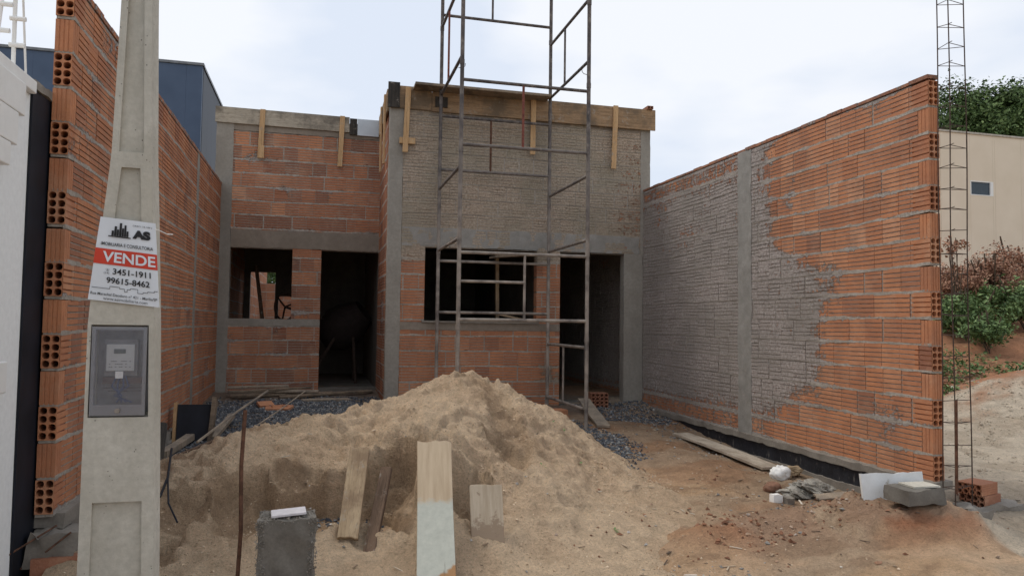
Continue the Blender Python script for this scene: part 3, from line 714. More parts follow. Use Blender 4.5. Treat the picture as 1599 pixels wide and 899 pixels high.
# ------------------------------------------------------------------ scaffold
X1, X2, Y1, Y2 = 1.487, 3.01, 8.10, 9.62
SC_ = tag(empty('scaffold', (X1, Y1, 0)), 'tall dirty tubular steel scaffold tower standing before the right part of the house', 'scaffold')
def tb(name, a, b, r=.021, mat='steel'):
    m = MB(); m.tube(a, b, r, n=10); return m.build(name, M[mat], SC_, smooth=False)
def zleg(x, y): return top_z(x, y)-.02
for x, y in ((X1, Y1), (X2, Y1), (X1, Y2), (X2, Y2)):
    m = MB(); z = zleg(x, y); zt = 7.2; m.tube((x, y, z), (x, y, zt), .0235, n=12)
    zz = z+1.05
    while zz < zt: m.tube((x, y, zz-.03), (x, y, zz+.03), .027, n=12); zz += 1.0
    m.build('leg', M['steel'], SC_, smooth=False)
def hz(x, y, Y): return P(x, y, Y=Y).z
def hx(x, y, X): return P(x, y, X=X)
# frames parallel to the facade: rungs, heights measured on the photo
front = [hz(815, 133, Y1), hz(815, 232, Y1), hz(815, 397, Y1)+.0, hz(815, 500, Y1)+.0]
back = [hz(770, 33, Y2), hz(770, 188, Y2), hz(770, 270, Y2), hz(770, 410, Y2), hz(800, 503, Y2)+.12]
for z in front: tb('rung', (X1, Y1, z), (X2, Y1, z), .019)
for z in back: tb('rung', (X1, Y2, z), (X2, Y2, z), .019)
tb('rung', (X1, Y1, front[0]+1.55), (X2, Y1, front[0]+1.55), .019); tb('rung', (X1, Y2, back[0]+.42), (X2, Y2, back[0]+.42), .019)
xm = P(767, 188, Y=Y2).x; tb('upright', (xm, Y2, back[1]), (xm, Y2, back[2]), .015, 'rust'); tb('upright', (xm, Y2, back[0]), (xm, Y2, back[0]+.42), .015)
xm = P(817, 190, Y=Y1).x; tb('upright', (xm, Y1, front[0]), (xm, Y1, front[1]), .015, 'rust_red')
xm = P(819, 440, Y=Y1).x; tb('upright', (xm, Y1, front[2]), (xm, Y1, front[3]), .015); zmid = hz(770, 440, Y1); tb('rung', (X1, Y1, zmid), (xm, Y1, zmid), .016)
# side frames (left X1, right X2)
for X, ya, yb in ((X1, Y1, Y2), (X2, Y1, Y2)):
    if X == X1: zs = [hx(716, 98, X).z-.0, hx(716, -18, X).z, hx(716, 262, X).z, hx(716, 372, X).z]
    else: zs = [hx(917, 98, X).z, hx(917, 3, X).z, hx(917, 275, X).z, hx(917, 375, X).z, hx(917, 543, X).z, hx(917, 640, X).z]
    for z in zs: tb('rung', (X, ya, z), (X, yb, z), .019)
    for za, zb, yy in ([(zs[0], zs[1], Y1+.95)] if X == X1 else [(zs[0], zs[1], Y1+.9), (zs[4], zs[5], Y1+.85)]):
        tb('upright', (X, yy, za), (X, yy, zb), .014, 'rust_red' if X == X1 else 'steel')
for (px, py, X, Y) in ((716, 106, X1, Y1), (917, 117, X2, Y1)):
    p = P(px, py, Y=Y); m = MB(); sgn = 1 if X == X1 else -1
    m.path([p, p+Vector((.05*sgn, -.02, 0)), p+Vector((.07*sgn, -.02, .02)), p+Vector((.075*sgn, -.02, .05))], .004); m.build('hook', M['steel'], SC_)
p0 = P(632, 136, Y=9.5); p1 = P(868, 151, Y=9.5)
m = MB(); m.obox(Matrix.Translation((2.06, 9.63, 4.27)), 1.86, .26, .035); o = m.build('scaffold_plank', M['board_xx'], bevel=.003); tag(o, 'long grey plank laid level across the scaffold beside the roof formwork', 'plank')

# ------------------------------------------------------------------ rebar cage at the end of the right wall
RC = tag(empty('rebar_cage', (4.63, 4.55, -.1)), 'tall cage of thin upright rebars with stirrups at the street end of the right wall', 'rebar cage')
bars = [P(1466, 118, Y=4.50), P(1487, 110, Y=4.42), P(1511, 110, Y=4.50), P(1490, 110, Y=4.60)]
cx0, cy0 = 4.67, 4.50
bp = [(P(1465, 200, Y=4.56).x, 4.56), (P(1483, 200, Y=4.46).x, 4.46), (P(1508, 200, Y=4.50).x, 4.50)]
for i, (x, y) in enumerate(bp):
    m = MB(); m.path([(x+.004*math.sin(z*2+i), y+.004*math.cos(z*3+i), z) for z in np.linspace(-.2, 5.2, 22)], .005, n=6); m.build('bar', M['rebar'], RC)
z = -.02
while z < 5.0:
    j = lambda: random.uniform(-.012, .012)
    pts = [(x*1.0, y, z+j()) for x, y in bp]; pts.append(pts[0]); m = MB()
    for a, b in zip(pts[:-1], pts[1:]): m.tube(a, b, .0028, n=5)
    m.tube(pts[1], (pts[1][0]+.02, pts[1][1]-.015, pts[1][2]+.01), .0028, n=5); m.build('stirrup', M['rebar'], RC); z += random.uniform(.15, .17)
p = P(1493, 625, Y=4.44); p2 = P(1494, 760, Y=4.44)
m = MB(); m.tube(p, (p2.x, p2.y, p2.z-.05), .010, n=8); o = m.build('iron_stake', M['rust']); tag(o, 'short rusty iron stake driven in beside the rebar cage', 'stake')

# ------------------------------------------------------------------ left neighbour wall, mouldings, fence posts, blue shed
XN = -1.56
nw = tag(empty('neighbour_wall', (XN, 4.2, 0)), 'neighbour white rendered wall with stepped mouldings, its end strip painted black', 'wall')
q = MB(); q.box(XN-.16, XN, 1.2, 4.50, -.6, 2.36); q.build('white_face', M['white'], nw)
q = MB(); q.box(XN-.165, XN+.012, 4.502, 4.86, -.6, 2.40)
q.build('black_strip', M['bitumen_plain'], nw)
q = MB(); q.box(XN-.15, XN-.02, 4.86, 11.5, -.2, 2.40); q.build('rear_part', M['bitumen_plain'], nw)
q = MB(); q.box(XN-.20, XN+.035, 1.2, 4.49, 2.362, 2.43); q.build('coping', M['white_plain'], nw, bevel=.006)
rough_prism('rough_coping', M['rough_conc'], nw, XN-.17, XN+.02, 4.495, 5.6, 2.402, 2.45, .05, .008, 71)
for yend, za, zb in ((P(32, 200, X=XN+.03).y, 2.19, 2.36), (P(20, 240, X=XN+.03).y, 2.02, 2.187), (P(9, 262, X=XN+.03).y, 1.90, 2.017)):
    q = MB(); q.box(XN-.01, XN+.05, 1.2, yend, za, zb); q.build('moulding', M['white_plain'], nw, bevel=.005)
ob = P(6, 590, X=XN+.03)
m = MB(); m.box(XN+.001, XN+.045, ob.y-.12, ob.y+.0, ob.z-.075, ob.z+.085); o = m.build('doorbell_box', M['white_plain'], bevel=.008); tag(o, 'small white plastic box fixed low on the white neighbour wall', 'box')
def fence_post(y, base, tilt, label):
    e = tag(empty('fence_post', (XN-.06, y, base)), label, 'fence post', 'electric fence posts')
    a = Vector((XN-.06, y, base)); b = a+Vector(tilt); m = MB(); m.tube(a, b, .011, n=8); m.build('rod', M['white_plain'], e)
    for k in range(1, 6):
        p = a+(b-a)*(k/6+.02); q = MB(); q.tube(p+Vector((-.02, -.005, 0)), p+Vector((.055, -.005, 0)), .013, n=8); q.build('insulator', M['white_plain'], e)
    return e
fence_post(P(12, 90, X=XN).y, 2.44, (.02, .10, .85), 'white electric fence rod, nearest the camera, on the neighbour wall coping')
fence_post(P(43, 100, X=XN).y-.02, 2.44, (0, -.02, .85), 'upright white electric fence rod where white wall meets black strip')
m = MB(); yb = P(61, 108, X=XN).y; m.tube((XN-.06, yb, 2.44), (XN-.06, yb-.22, 3.5), .006, n=8); o = m.build('fence_stay', M['white_plain']); tag(o, 'thin slanting metal stay on the black end of the neighbour wall', 'stay')

bs = tag(empty('blue_building', (-3, 11.58, 0)), 'dark blue metal-clad building rising behind the left brick wall', 'building')
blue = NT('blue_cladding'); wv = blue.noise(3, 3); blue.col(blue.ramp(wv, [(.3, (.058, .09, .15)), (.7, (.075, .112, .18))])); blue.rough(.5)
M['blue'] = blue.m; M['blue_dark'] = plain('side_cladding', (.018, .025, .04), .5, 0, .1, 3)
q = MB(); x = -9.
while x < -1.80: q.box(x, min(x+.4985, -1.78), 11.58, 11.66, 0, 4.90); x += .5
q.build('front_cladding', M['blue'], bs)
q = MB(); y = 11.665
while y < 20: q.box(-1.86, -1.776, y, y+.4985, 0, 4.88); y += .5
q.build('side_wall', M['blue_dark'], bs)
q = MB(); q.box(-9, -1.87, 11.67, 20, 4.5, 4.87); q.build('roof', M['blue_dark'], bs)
q = MB(); q.box(-9, -1.76, 11.56, 11.70, 4.902, 4.94); q.box(-1.87, -1.76, 11.70, 20, 4.89, 4.93); q.build('roof_trim', plain('grey_flashing', (.16, .17, .18), .4, .3), bs)

# ------------------------------------------------------------------ electricity pole with meter box and sale sign
YP = 3.47; PD = .11
pole = tag(empty('concrete_pole', (-.81, YP, -.4)), 'grey concrete electricity pole flaring at its foot, with a meter box set into it', 'pole')
def edges(z):   # left and right x of the pole at height z
    l = np.interp(z, [-.5, .1, 1.14, 1.35, 1.55, 1.85, 2.55, 7.5], [-.956, -.954, -.951, -.935, -.912, -.886, -.870, -.835])
    r = np.interp(z, [-.5, .1, 1.14, 1.35, 1.55, 1.85, 2.55, 7.5], [-.655, -.665, -.693, -.703, -.712, -.728, -.749, -.79])
    return float(l), float(r)
rows = [(-.5, .375, .022, .045, .045), (.375, .730, 0, .05, .05), (.730, 1.122, .095, .014, .022), (1.122, 1.24, 0, .04, .04), (1.24, 1.80, .018, .045, .045), (1.80, 1.868, 0, .03, .03), (1.868, 7.0, .02, .028, .03)]
q = MB()
for (za, zb, dp, ml, mr) in rows:
    zs = np.linspace(za, zb, max(2, int((zb-za)/.1)+1))
    for a, b in zip(zs[:-1], zs[1:]):
        (la, ra), (lb, rb_) = edges(a), edges(b); y = YP; d = YP+dp; bk = YP+PD
        def quad(*p): q.add(p, [(0, 1, 2, 3)])
        quad((la, y, a), (la+ml, y, a), (lb+ml, y, b), (lb, y, b)); quad((ra-mr, y, a), (ra, y, a), (rb_, y, b), (rb_-mr, y, b))
        quad((la+ml, d, a), (ra-mr, d, a), (rb_-mr, d, b), (lb+ml, d, b))
        if dp > 0:
            quad((la+ml, y, a), (la+ml, d, a), (lb+ml, d, b), (lb+ml, y, b)); quad((ra-mr, d, a), (ra-mr, y, a), (rb_-mr, y, b), (rb_-mr, d, b))
        quad((ra, y, a), (ra+.006, bk, a), (rb_+.006, bk, b), (rb_, y, b)); quad((la, bk, a), (la, y, a), (lb, y, b), (lb, bk, b)); quad((ra, bk, a), (la, bk, a), (lb, bk, b), (rb_, bk, b))
    if dp > 0:
        for zz in (za, zb):
            l, r = edges(zz); q.add([(l+ml, YP, zz), (r-mr, YP, zz), (r-mr, YP+dp, zz), (l+ml, YP+dp, zz)], [(0, 1, 2, 3)])
q.build('shaft', M['pole'], pole)
mb_ = empty('meter_box', (0, 0, 0)); mb_.parent = pole; bx0, bx1, bz0, bz1 = -.932, -.718, .738, 1.114
def pb(name, mat, x0, x1, y0, y1, z0, z1, bev=0):
    return MB().box(x0, x1, y0, y1, z0, z1).build(name, mat, mb_, bevel=bev)
grey_in = plain('dark_grey_plastic', (.20, .20, .205), .5, 0, .3, 20); pb('back_panel', grey_in, bx0+.004, bx1-.004, YP+.085, YP+.092, bz0+.004, bz1-.004)
frm = plain('box_frame', (.22, .22, .225), .4, 0, .1)
q = MB(); q.box(bx0, bx0+.014, YP-.004, YP+.02, bz0, bz1); q.box(bx1-.014, bx1, YP-.004, YP+.02, bz0, bz1); q.box(bx0+.014, bx1-.014, YP-.004, YP+.02, bz1-.014, bz1); q.box(bx0+.014, bx1-.014, YP-.004, YP+.02, bz0, bz0+.045); q.build('frame', frm, mb_)
pb('meter_body', plain('meter_plastic', (.52, .53, .52), .5, 0, .05), bx0+.047, bx1-.055, YP+.035, YP+.08, bz0+.185, bz1-.075, .004)
pb('meter_shroud', grey_in, bx0+.038, bx1-.046, YP+.05, YP+.084, bz0+.165, bz1-.055)
pb('display', plain('lcd', (.06, .075, .07), .3), bx0+.078, bx1-.09, YP+.031, YP+.036, bz1-.115, bz1-.096)
q = MB()
for k in range(3):
    for x in np.arange(bx0+.06, bx1-.068, .008):
        if random.random() < .6: q.box(x, x+.005, YP+.0325, YP+.0345, bz1-.150-k*.012, bz1-.147-k*.012)
q.build('meter_print', plain('meter_ink', (.04, .04, .04), .6), mb_); q = MB()
for x in np.arange(bx0+.03, bx1-.034, .010):
    q.box(x, x+.007, YP+.078, YP+.083, bz0+.108, bz0+.113)
    if random.random() < .7: q.box(x+.02, x+.026, YP+.078, YP+.083, bz0+.095, bz0+.099)
q.build('panel_print', plain('dark_ink', (.04, .04, .04), .6), mb_)
pb('seal', M['white_plain'], bx0+.088, bx0+.118, YP+.025, YP+.030, bz0+.155, bz0+.185)
pb('rail', plain('brown_strip', (.09, .05, .04), .6), bx0+.03, bx1-.03, YP+.06, YP+.084, bz0+.13, bz0+.158)
q = MB()
for k, x in enumerate((bx0+.09, bx0+.1, bx0+.112, bx0+.12)):
    q.path([(x, YP+.055, bz0+.17), (x-.02+.012*k, YP+.05, bz0+.12), (x+.02-.02*k, YP+.05, bz0+.08), (bx0+.09+.02*k, YP+.055, bz0+.05)], .004)
q.build('wires', plain('blue_wire', (.03, .07, .18), .4), mb_)
cv = NT('clear_cover'); tr = cv.n('ShaderNodeBsdfTransparent'); tr.inputs[0].default_value = (.93, .93, .94, 1); gl = cv.n('ShaderNodeBsdfGlossy'); gl.inputs['Roughness'].default_value = .25; gl.inputs[0].default_value = (.8, .85, 1, 1)
df = cv.n('ShaderNodeBsdfDiffuse'); df.inputs[0].default_value = (.40, .40, .41, 1)
m1 = cv.n('ShaderNodeMixShader'); m2 = cv.n('ShaderNodeMixShader'); m1.inputs[0].default_value = .05; m2.inputs[0].default_value = .06
cv.l(tr.outputs[0], m1.inputs[1]); cv.l(gl.outputs[0], m1.inputs[2]); cv.l(m1.outputs[0], m2.inputs[1]); cv.l(df.outputs[0], m2.inputs[2]); cv.l(m2.outputs[0], cv.t.nodes['Material Output'].inputs[0])
pb('cover', cv.m, bx0+.002, bx1-.002, YP-.010, YP-.005, bz0+.002, bz1-.002)
q = MB(); q.tube((bx0+.11, YP-.006, bz0+.022), (bx0+.11, YP-.02, bz0+.022), .01, n=12); q.build('screw', M['steel'], mb_)

# sale sign strapped to the pole: corners measured in the photo
YS = YP-.012
c = [P(137, 467, Y=YS), P(249, 480, Y=YS), P(243, 349, Y=YS), P(157, 338, Y=YS)]   # bl, br, tr, tl
sg = tag(empty('sale_sign', tuple((c[0]+c[1])/2)), 'white and red VENDE sale banner with phone numbers tied around the pole', 'sign')
def S(u, v):
    b_ = c[0].lerp(c[1], u); t_ = c[3].lerp(c[2], u); p = b_.lerp(t_, v)
    return p
def sheet(name, mat, u0, u1, v0, v1, off, ny=6):
    m = MB(); us = list(np.linspace(u0, u1, 61)); vs_ = list(np.linspace(v0, v1, ny+1)); pts = []
    for v in vs_:
        for u in us: p = S(u, v); w_ = .0016*math.sin(u*9+v*7); pts.append((p.x, p.y+w_-off, p.z))
    n = len(us); m.add(pts, [(j*n+i, j*n+i+1, (j+1)*n+i+1, (j+1)*n+i) for j in range(ny) for i in range(n-1)])
    return m
wm = plain('banner_white', (.66, .70, .75), .45, 0, .03, 8); rm = plain('banner_red', (.56, .055, .03), .45, 0, .05, 8); km = plain('banner_ink', (.02, .02, .022), .5, 0, .1)
q = sheet('sheet', wm, 0, 1, 0, 1, 0); o = q.build('banner_sheet', wm, sg)
o = sheet('r', rm, 0.0, 1.0, .44, .625, .0022).build('red_band', rm, sg)
def text(txt, u, v, hgt, mat, width=None, bold=0.0, off=.0044, align='CENTER', name='lettering', sx=1.0):
    cu = bpy.data.curves.new('t', 'FONT'); cu.body = txt; cu.size = 1; cu.align_x = 'LEFT'; cu.offset = bold
    to = bpy.data.objects.new('t', cu); COL.objects.link(to); bpy.context.view_layer.update()
    me = bpy.data.meshes.new_from_object(to.evaluated_get(bpy.context.evaluated_depsgraph_get())); bpy.data.objects.remove(to)
    n = len(me.vertices); co = np.zeros(n*3); me.vertices.foreach_get('co', co); co = co.reshape(-1, 3)
    x0, x1 = co[:, 0].min(), co[:, 0].max(); y0, y1 = co[:, 1].min(), co[:, 1].max()
    tx = (co[:, 0]-x0)/(x1-x0); ty = (co[:, 1]-y0)/(y1-y0)
    base = sg.location
    for i in range(n):
        uu = u+(tx[i]-.5)*width; vv = v+(ty[i]-.5)*hgt; p = S(uu, vv); w_ = .0016*math.sin(uu*9+vv*7)
        me.vertices[i].co = Vector((p.x, p.y+w_-off, p.z))-base
    me.materials.clear(); me.materials.append(mat); me.name = name
    o = bpy.data.objects.new(name, me); COL.objects.link(o); o.parent = sg; return o
text('VENDE', .55, .532, .125, wm, .84, .022)
text('AS', .745, .835, .105, km, .31, .075); text('IMOBILIARIA E CONSULTORIA', .51, .685, .04, km, .86, .012)
text('CRECI 23.189 J', .76, .935, .022, km, .34, .005)
text('3451-1911', .60, .365, .072, km, .58, .018); text('99615-8462', .55, .255, .072, km, .64, .018); text('(14)', .22, .335, .03, km, .08, .0); text('☎', .23, .375, .03, km, .06, 0)
text('Rua Marechal Deodoro nº 421 - Marília/SP', .5, .085, .032, km, .95, .008); text('www.asimobiliaria.com', .52, .035, .034, km, .62, .0)
q = MB()
def sb(u0, u1, v0, v1):
    p = [S(u0, v0), S(u1, v0), S(u1, v1), S(u0, v1)]; q.add([(a.x, a.y-.0046, a.z) for a in p], [(0, 1, 2, 3)])
for u0, u1, h in ((.23, .27, .06), (.275, .315, .115), (.32, .355, .08), (.36, .40, .16), (.405, .44, .10), (.445, .48, .14), (.485, .52, .07)): sb(u0, u1, .79, .79+h)
sb(.18, .56, .775, .788)
q.build('skyline_emblem', km, sg)
q = MB(); u = .03; lv = .15
while u < .95:
    nu = u+random.uniform(.04, .11); nv = random.choice([.135, .15, .165, .18])
    sb(u, nu, lv, lv+.006); sb(nu-.003, nu+.003, min(lv, nv), max(lv, nv)+.006); u = nu; lv = nv
q.build('skyline_outline', km, sg)
q = MB(); q.path([S(.99, .93)+Vector((0, -.004, 0)), S(1.02, .92)+Vector((.01, .02, .0)), S(1.0, .915)+Vector((.035, .05, -.008)), S(.98, .91)+Vector((.05, .12, 0))], .0022); q.build('tie_wire', M['white_plain'], sg)

# ------------------------------------------------------------------ boards standing in the sand
def plank_between(name, mat, a, b, wid, th, label, cat='board', side=None, seed=0, group=None, bev=.0025):
    """board whose long axis runs a->b; side = approximate direction of its width; ends slightly ragged"""
    a = Vector(a); b = Vector(b); d = (b-a); L_ = d.length; z = d.normalized(); s = Vector(side or (1, 0, 0)); x = (s-z*s.dot(z)).normalized(); y = z.cross(x)
    e = bpy.data.objects.new(name, None)
    rd = random.Random(seed); n = 7; k = max(2, int(L_/.08)); vs = []
    rag0 = [rd.uniform(-.008, .008) for _ in range(n)]; rag1 = [rd.uniform(-.008, .008) for _ in range(n)]
    for j in range(k+1):
        for yy in (-th/2, th/2):
            for i in range(n):
                t = j/k; zz = L_*t+(rag0[i] if j == 0 else rag1[i] if j == k else 0); w_ = wid*(1+.01*math.sin(t*7+seed)); bow = .006*math.sin(t*3.1)*L_
                vs.append((w_*(i/(n-1)-.5), yy+bow, zz))
    f = []; R = 2*n
    for j in range(k):
        for i in range(n-1):
            f.append((j*R+i, j*R+i+1, (j+1)*R+i+1, (j+1)*R+i)); f.append((j*R+n+i+1, j*R+n+i, (j+1)*R+n+i, (j+1)*R+n+i+1))
        f.append((j*R+n, j*R, (j+1)*R, (j+1)*R+n)); f.append((j*R+n-1, j*R+2*n-1, (j+1)*R+2*n-1, (j+1)*R+n-1))
    for i in range(n-1): f.append((i+1, i, n+i, n+i+1)); f.append((k*R+i, k*R+i+1, k*R+n+i+1, k*R+n+i))
    me = bpy.data.meshes.new(name); me.from_pydata(vs, [], f); me.materials.append(mat); o = bpy.data.objects.new(name, me); COL.objects.link(o)
    o.matrix_world = Matrix(((x.x, y.x, z.x, a.x), (x.y, y.y, z.y, a.y), (x.z, y.z, z.z, a.z), (0, 0, 0, 1)))
    if bev: m_ = o.modifiers.new('bevel', 'BEVEL'); m_.width = bev; m_.segments = 1; m_.limit_method = 'ANGLE'; m_.angle_limit = R_(50)
    tag(o, label, cat, group); return o
# board with a pale painted lower half
pt_ = NT('half_painted_board'); zz_ = pt_.n('ShaderNodeSeparateXYZ'); pt_.l(pt_.tc.outputs['Object'], zz_.inputs[0])
n1 = pt_.noise(2.2, 6, .65, scale=(14, 14, 1.1)); n2 = pt_.noise(22, 5, .7); n3 = pt_.noise(7, 4, .6, off=(4, 0, 0))
wd = pt_.ramp(n1, [(.3, (.36, .275, .185)), (.7, (.50, .40, .285))]); pn = pt_.ramp(n2, [(.3, (.37, .38, .335)), (.7, (.47, .48, .42))])
hh = pt_.math('ADD', zz_.outputs[2], pt_.math('MULTIPLY', pt_.math('SUBTRACT', n2, .5), .12))
cc_ = pt_.mix(pt_.ramp(hh, [(.52, 1), (.56, 0)]), wd, pn)
h2 = pt_.math('ADD', pt_.math('SUBTRACT', zz_.outputs[2], pt_.math('MULTIPLY', zz_.outputs[0], .9)), pt_.math('MULTIPLY', pt_.math('SUBTRACT', n3, .5), .25))
cc_ = pt_.mix(pt_.ramp(h2, [(.02, 1), (.05, 0)]), cc_, (.34, .19, .09)); cc_ = pt_.mix(pt_.ramp(n1, [(.66, 0), (.72, .8)]), cc_, (.12, .10, .08)); pt_.col(cc_); pt_.bump(n1, .4, .003)
pm = NT('cement_stained_board'); zz_ = pm.n('ShaderNodeSeparateXYZ'); pm.l(pm.tc.outputs['Object'], zz_.inputs[0])
n1 = pm.noise(2.2, 6, .65, scale=(14, 14, 1.1)); n2 = pm.noise(13, 6, .7); c1 = pm.ramp(n1, [(.3, (.34, .27, .19)), (.7, (.52, .44, .34))])
hh = pm.math('ADD', zz_.outputs[2], pm.math('MULTIPLY', pm.math('SUBTRACT', n2, .5), .45)); c1 = pm.mix(pm.ramp(hh, [(.26, .95), (.30, 0)]), c1, (.27, .20, .14)); c1 = pm.mix(pm.ramp(n2, [(.6, 0), (.66, .9)]), c1, (.17, .115, .075)); pm.col(c1); pm.bump(n2, .5, .004)

a = P(681, 899, Y=4.10); a = a-Vector((0, .02, .06)); b = P(678, 690, Y=4.78); plank_between('board', pt_.m, a, b, .215, .026, 'tall wide board leaning on the sand, top bare wood, lower half painted pale grey', seed=1, side=(1, -.12, 0))
a = P(764, 878, Y=4.38)-Vector((0, 0, .04)); b = P(758, 757, Y=4.62); plank_between('board', pm.m, a, b, .205, .03, 'short wide cement-stained board leaning on the sand, rightmost of the four', seed=2, side=(1, -.1, 0))
a = P(543, 840, Y=4.62); b = P(562, 700, Y=5.02); plank_between('board', M['board_z'], a, b, .125, .035, 'pale narrow split board leaning in the dug hollow of the sand', seed=3, side=(1, -.15, 0))
a = P(574, 868, Y=4.50)-Vector((0, 0, .03)); b = P(604, 730, Y=5.02); plank_between('board', M['board_dark'], a, b, .075, .03, 'dark wet brown plank half buried beside the pale narrow board', seed=4, side=(1, -.3, .2))
# rod standing in front
a = P(369, 905, Y=4.0); a.z -= .1; b = P(383, 640, Y=4.15); m = MB(); m.path([a, a.lerp(b, .35)+Vector((.008, 0, 0)), a.lerp(b, .7)+Vector((-.006, 0, 0)), b], .0105, n=7); o = m.build('iron_rod', M['rust']); tag(o, 'thin rusty rod standing upright in the sand beside the concrete block', 'rod')

# concrete block with a tile on top
YB = 3.78; bl_ = P(402, 860, Y=YB); br_ = P(490, 860, Y=YB); tz = P(445, 812, Y=YB).z
cb = tag(empty('concrete_block', ((bl_.x+br_.x)/2, YB+.1, tz-.5)), 'grey upright concrete block with rough corners in the foreground, topped by a white tile', 'concrete block')
ob_ = rough_prism('block_body', M['dark_conc'], cb, bl_.x, br_.x, YB, YB+.2, tz-.55, tz, .02, .011, 91)
fr_ = MB()
for _ in range(1500):
    ang = random.choice((0, 1)); x = (bl_.x+random.uniform(-.012, .03)) if ang else (br_.x-random.uniform(-.012, .03)); z = tz-random.random()**1.3*.5; y = YB-random.uniform(-.012, .008)
    if random.random() < .4: x = random.uniform(bl_.x, br_.x); z = tz-random.uniform(-.01, .012); y = YB+random.uniform(-.01, .2)
    r = random.uniform(.003, .009); fr_.add([(x+random.uniform(-1, 1)*r, y+random.uniform(-1, 1)*r, z+random.uniform(-1, 1)*r) for _ in range(4)], [(0, 1, 2), (0, 2, 3), (0, 3, 1), (1, 3, 2)])
fr_.build('rough_edges', M['rough_conc'], cb)
tl = MB(); tl.obox(Matrix.Translation(((bl_.x+br_.x)/2+.005, YB+.085, tz+.018)) @ Matrix.Rotation(R_(-3), 4, 'Y') @ Matrix.Rotation(R_(4), 4, 'Z'), .165, .12, .012); o = tl.build('tile', plain('tile_white', (.58, .56, .58), .4, 0, .15, 20), bevel=.002); tag(o, 'small white tile fragment lying on the foreground concrete block', 'tile')

# ------------------------------------------------------------------ gravel and clods
def stones(name, mat, pts, smin, smax, seed=0, zoff=0.0, lift=.3):
    r = np.random.default_rng(seed); n = len(pts); X, Y = pts[:, 0], pts[:, 1]
    Z = top_za(X, Y)+zoff
    base = np.array([(1, 0, 0), (0, 1, 0), (-1, 0, 0), (0, -1, 0), (0, 0, 1), (0, 0, -1)], float)
    s = r.uniform(smin, smax, n)*(.6+.8*r.random(n)**2); V = base[None]*(.55+.75*r.random((n, 6, 1)))+r.normal(0, .22, (n, 6, 3))
    V *= s[:, None, None]; V[:, :, 2] *= .75; th = r.random(n)*6.28; ct, st = np.cos(th)[:, None], np.sin(th)[:, None]
    x = V[:, :, 0]*ct-V[:, :, 1]*st; y = V[:, :, 0]*st+V[:, :, 1]*ct
    V[:, :, 0] = x+X[:, None]; V[:, :, 1] = y+Y[:, None]; V[:, :, 2] += (Z+s*lift)[:, None]
    F = np.array([(0, 1, 4), (1, 2, 4), (2, 3, 4), (3, 0, 4), (1, 0, 5), (2, 1, 5), (3, 2, 5), (0, 3, 5)])
    Fa = (F[None]+6*np.arange(n)[:, None, None]).reshape(-1, 3)
    me = bpy.data.meshes.new(name); me.from_pydata(V.reshape(-1, 3).tolist(), [], Fa.tolist())
    at = me.attributes.new('rnd', 'FLOAT', 'POINT'); at.data.foreach_set('value', np.repeat(r.random(n), 6).astype(np.float32)); me.materials.append(mat)
    o = bpy.data.objects.new(name, me); COL.objects.link(o); return o
def stone_mat(name, stops):
    t = NT(name); t.col(t.ramp(t.attr('rnd').outputs['Fac'], stops)); t.bump(t.noise(90, 3), .3, .003); return t.m
grv = stone_mat('gravel', [(0, (.045, .05, .06)), (.5, (.10, .11, .125)), (.85, (.17, .18, .19)), (1, (.36, .35, .33))])
def scatter(n, x0, x1, y0, y1, mask, seed):
    r = np.random.default_rng(seed); X = r.uniform(x0, x1, n); Y = r.uniform(y0, y1, n); k = r.random(n) < mask(X, Y); return np.stack([X[k], Y[k]], 1)
def gmaskL(X, Y): return ((sand_z(X, Y) < ground_z(X, Y)+.02)*sst(10.6, 9.9, Y+(fbm(X*2, Y*2, 3, 2)-.5))*sst(5.2, 5.8, Y)*sst(1.3, .9, X)*.95)
def gmaskR(X, Y): q = np.hypot((X-2.75)/.62, (Y-7.45)/.95)+(fbm(X*3, Y*3, 3, 4)-.5)*.8; return sst(1.15, .6, q)*(sand_z(X, Y) < ground_z(X, Y)+.05)
o = stones('gravel', grv, np.concatenate([scatter(52000, -1.40, 1.3, 5.2, 10.8, gmaskL, 1), scatter(16000, 1.9, 3.8, 6.0, 8.9, gmaskR, 2), scatter(2200, 3.4, 4.5, 8.6, 9.8, lambda X, Y: X*0+.8, 3)]), .010, .019, 3)
tag(o, 'blue-grey crushed stone spread behind the sand heap and beside the scaffold', 'gravel', kind='stuff')
sndm = stone_mat('sand_clods', [(0, (.34, .24, .155)), (.5, (.54, .41, .28)), (1, (.66, .53, .39))])
def sm(X, Y): return np.where(sand_z(X, Y) > ground_z(X, Y)-.02, .9, .25)*sst(.35, .7, fbm(X*2.5, Y*2.5, 4, 99))
o = stones('sand_clods', sndm, scatter(46000, -1.38, 3.6, 3.6, 8.6, sm, 5), .0035, .008, 6, lift=.2); tag(o, 'loose grains and clods of beige sand over the heap', 'sand', kind='stuff')
rdm = stone_mat('earth_clods', [(0, (.13, .06, .035)), (.5, (.27, .13, .075)), (.9, (.36, .24, .16)), (1, (.5, .45, .4))])
def em(X, Y): return np.clip(np.exp(-(((X-3.5)/.95)**2+((Y-4.75)/.30)**2))*1.5, .015, .9)*sst(.3, .6, fbm(X*4, Y*4, 3, 13))
o = stones('earth_clods', rdm, scatter(16000, 1.2, 6.5, 3.4, 9.2, em, 8), .007, .020, 9); tag(o, 'red-brown earth clods strewn in front of the right wall end', 'earth clods', kind='stuff')
gy = stone_mat('grey_rubble', [(0, (.14, .13, .12)), (.5, (.24, .23, .21)), (1, (.42, .40, .37))])
def rm_(X, Y): return np.clip(np.exp(-(((X-2.35)/.35)**2+((Y-4.05)/.16)**2))*1.2+np.exp(-(((X+.12)/.14)**2+((Y-3.75)/.2)**2))*1.5+np.exp(-(((X+.62)/.1)**2+((Y-3.85)/.2)**2))*1.5+.006, 0, 1)
